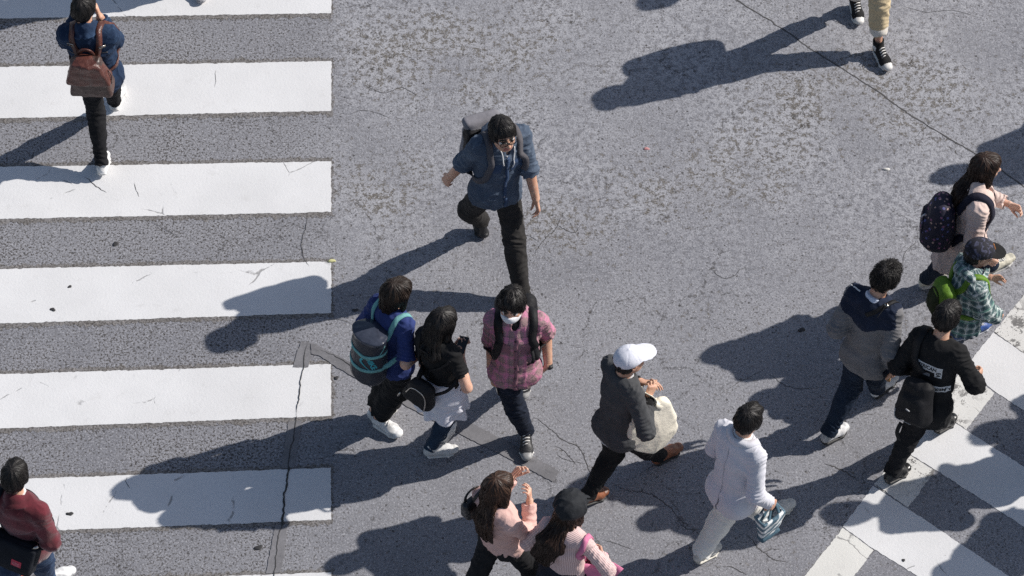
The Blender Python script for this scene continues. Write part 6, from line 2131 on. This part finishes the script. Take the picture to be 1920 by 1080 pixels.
Nb.mesh('cap_badge', decal(p2, f2, Nb.hp_(0, 0.05, 0.075), Nb.Hr, Nb.Hu, -Nb.Hf, Nb.bvh['cap'], 0.002, 0.2), plain('orange_embroidery', (0.42, 0.16, 0.04), 0.8))
p2, f2 = poly2d([(0.012 * math.cos(t), 0.014 * math.sin(t)) for t in np.linspace(0, 6.28, 13)[:-1]], 0.01)
Nb.mesh('cap_badge', decal(p2, f2, Nb.hp_(0, 0.05, 0.075), Nb.Hr, Nb.Hu, -Nb.Hf, Nb.bvh['cap'], 0.0035, 0.2), BLACK_COTTON)
c, ax = pack_frame(Nb, 0.185, 0.19, 0.0)
GRN = cloth('lime_green_nylon', (0.115, 0.225, 0.022), 0.12, rough=0.6, bump=0.35)
OLV = cloth('dark_olive_mesh', (0.035, 0.042, 0.018), 0.2)
prims = [box(c, (0.115, 0.06, 0.145), ax, 0.05, 0.01, (-0.12, -0.1), 0.015, 0), box(c + ax[1] * 0.055 - ax[2] * 0.03, (0.075, 0.035, 0.085), ax, 0.03, 0.01, (-0.1, 0), 0.01, 1)]
bag, o0, bb = bag_obj('green_backpack', prims, [GRN, OLV], 'lime green child backpack over teal plaid shirt', 'backpack', 0.0055, (0.005, 15, 5))
pack_straps(Nb, c, ax, 0.115, 0.145, 'shirt', 0.042, GRN, bag, o0, 0.009, sx=0.12)
bag_part('zip', ribbon([c + ax[1] * 0.09 + ax[0] * x + ax[2] * z for x, z in ((-.10, -.08), (-.08, .05), (0, .10), (.08, .05), (.10, -.08))], 0.012, 0.004, bb, 0.002, ax[1], 0.1), OLV, bag, o0)
bag_part('zip_pull', tube([c - ax[0] * 0.10 - ax[2] * 0.10 + ax[1] * 0.06, c - ax[0] * 0.115 - ax[2] * 0.15 + ax[1] * 0.06], 0.007, 6), METAL, bag, o0)

# ================================================================ O  cream trousers and black canvas high-tops, upper right
O = Human('person in cream turned-up trousers and black canvas high-top shoes at top right edge', dict(
    H=1.63, yaw=-76, syaw=-78, hyaw=-78, hp=10, pel=(1632, -80, .865), neck=(1634, -158, 1.345), head=(1636, -182, 1.495), build=1.15,
    feet={'L': ('toe', 1667, 137, -68, 0), 'R': ('toe', 1612, 51, -80, 10)},
    wr={'L': (1650, -190, 1.46), 'R': (1600, -70, 1.0)}, eh={'L': (0.8, 0.5, -0.2), 'R': (-0.8, -0.4, -0.3)}))
KHAKI = cloth('cream_chino', (0.56, 0.455, 0.29), 0.07, 9, bump=0.35, fs=0.1)
O.top('shirt', [WHITE_COT], 0.018, 0.15, 1.06, 1.9, 1.1, (0.005, 14), ('fold', 0.04, 0), seed=50)
O.trousers([KHAKI, cloth('pale_turn_up', (0.66, 0.62, 0.56), 0.06)], 0.014, 1.18, 1.66, (0.005, 13), seed=51, cuff=1)
O.shoes([cloth('black_canvas', (0.018, 0.018, 0.019), 0.3), WHITE_RUB], WHITE_RUB, toe=1, high=True, laces=WHITE_RUB, thick=0.022)
O.hair(HAIR_BLK, 'short', 52, 1.1)
c, ax = pack_frame(O, 0.20, 0.25, 0.0)
bag, o0, bb = bag_obj('backpack', [box(c, (0.16, 0.09, 0.22), ax, 0.06, 0.01, (-0.05, -0.05), 0.02)], [BLACK_NYLON], 'backpack of the walker in cream trousers, just above the frame', 'backpack', 0.008)

# ================================================================ T  passer-by whose shoe just enters at the top edge
T = Human('person at the top edge with only a grey shoe in view on a white stripe', dict(
    H=1.70, yaw=-88, pel=(352, -206, .90), neck=(350, -302, 1.42), head=(350, -325, 1.575),
    feet={'L': ('toe', 378, 10, -86, 0), 'R': ('toe', 330, -112, -92, 25)}))
T.top('coat', [GREY_J], 0.024, 0.10, 1.06, 1.9, 1.1, (0.005, 14), ('stand', 0.03, 0), seed=54, extra_prims=[cap(T.pel - T.sp * 0.06, T.pel - UP * 0.42, (0.18, 0.15), (0.25, 0.22), 0.03, T.hr, (False, True), (0.010, 7, 0.7, 'v'))])
T.trousers([BLACK_JEAN], 0.012, 1.1, 2.02, seed=55)
GRSH = NB('grey_speckled_knit')
n_ = GRSH.noise(GRSH.coord(), 220, 2, 0.6)
GRSH.inp(GRSH.b, 'Base Color', GRSH.mix(GRSH.ramp(n_, 0.42, 0.58), (0.10, 0.10, 0.11), (0.50, 0.50, 0.52)))
T.shoes([GRSH.m, GRSH.m], WHITE_RUB, toe=1)
T.hair(HAIR_BLK, 'short', 56, 1.1)

# ---------------------------------------------------------------- people just outside the frame, whose shadows fall into it
def clone(src, pos, rz, label, sc=1.0):
    r = src.copy()
    COL.objects.link(r)
    r.location = (pos[0], pos[1], 0)
    r.rotation_euler = (0, 0, R(rz))
    r.scale = (sc, sc, sc)
    r['label'] = label
    r['group'] = 'passers-by outside the frame'
    for ch in list(src.children):
        c_ = ch.copy()
        COL.objects.link(c_)
        c_.parent = r
        for g_ in ch.children:
            d_ = g_.copy()
            COL.objects.link(d_)
            d_.parent = c_
    return r


def caster(src, u, v, rz, where, sc=1.0):
    return clone(src.body, P(u, v, 0), rz, 'passer-by outside the frame whose shadow falls ' + where, sc)


caster(G, 2305, 196, 150, 'above the woman in pink coat')
caster(Lm, 2350, 140, 200, 'at the right edge above the pink coat', 1.0)
caster(K, 2398, 652, 170, 'as a dark oval beside the worn white band')
caster(K, 2150, 832, 110, 'across the right crossing in a broad band')
caster(F, 2330, 756, 140, 'on the upper stripe of the right crossing')
caster(B, 2290, 932, 60, 'over the bottom right corner')
caster(Lm, 2390, 900, 30, 'low at the right edge')
caster(K, 1735, -142, 180, 'at the top edge right of centre')
caster(F, 1090, -150, 180, 'at the top edge beside the crossing')
for w_ in WARN:
    print('WARN', w_)
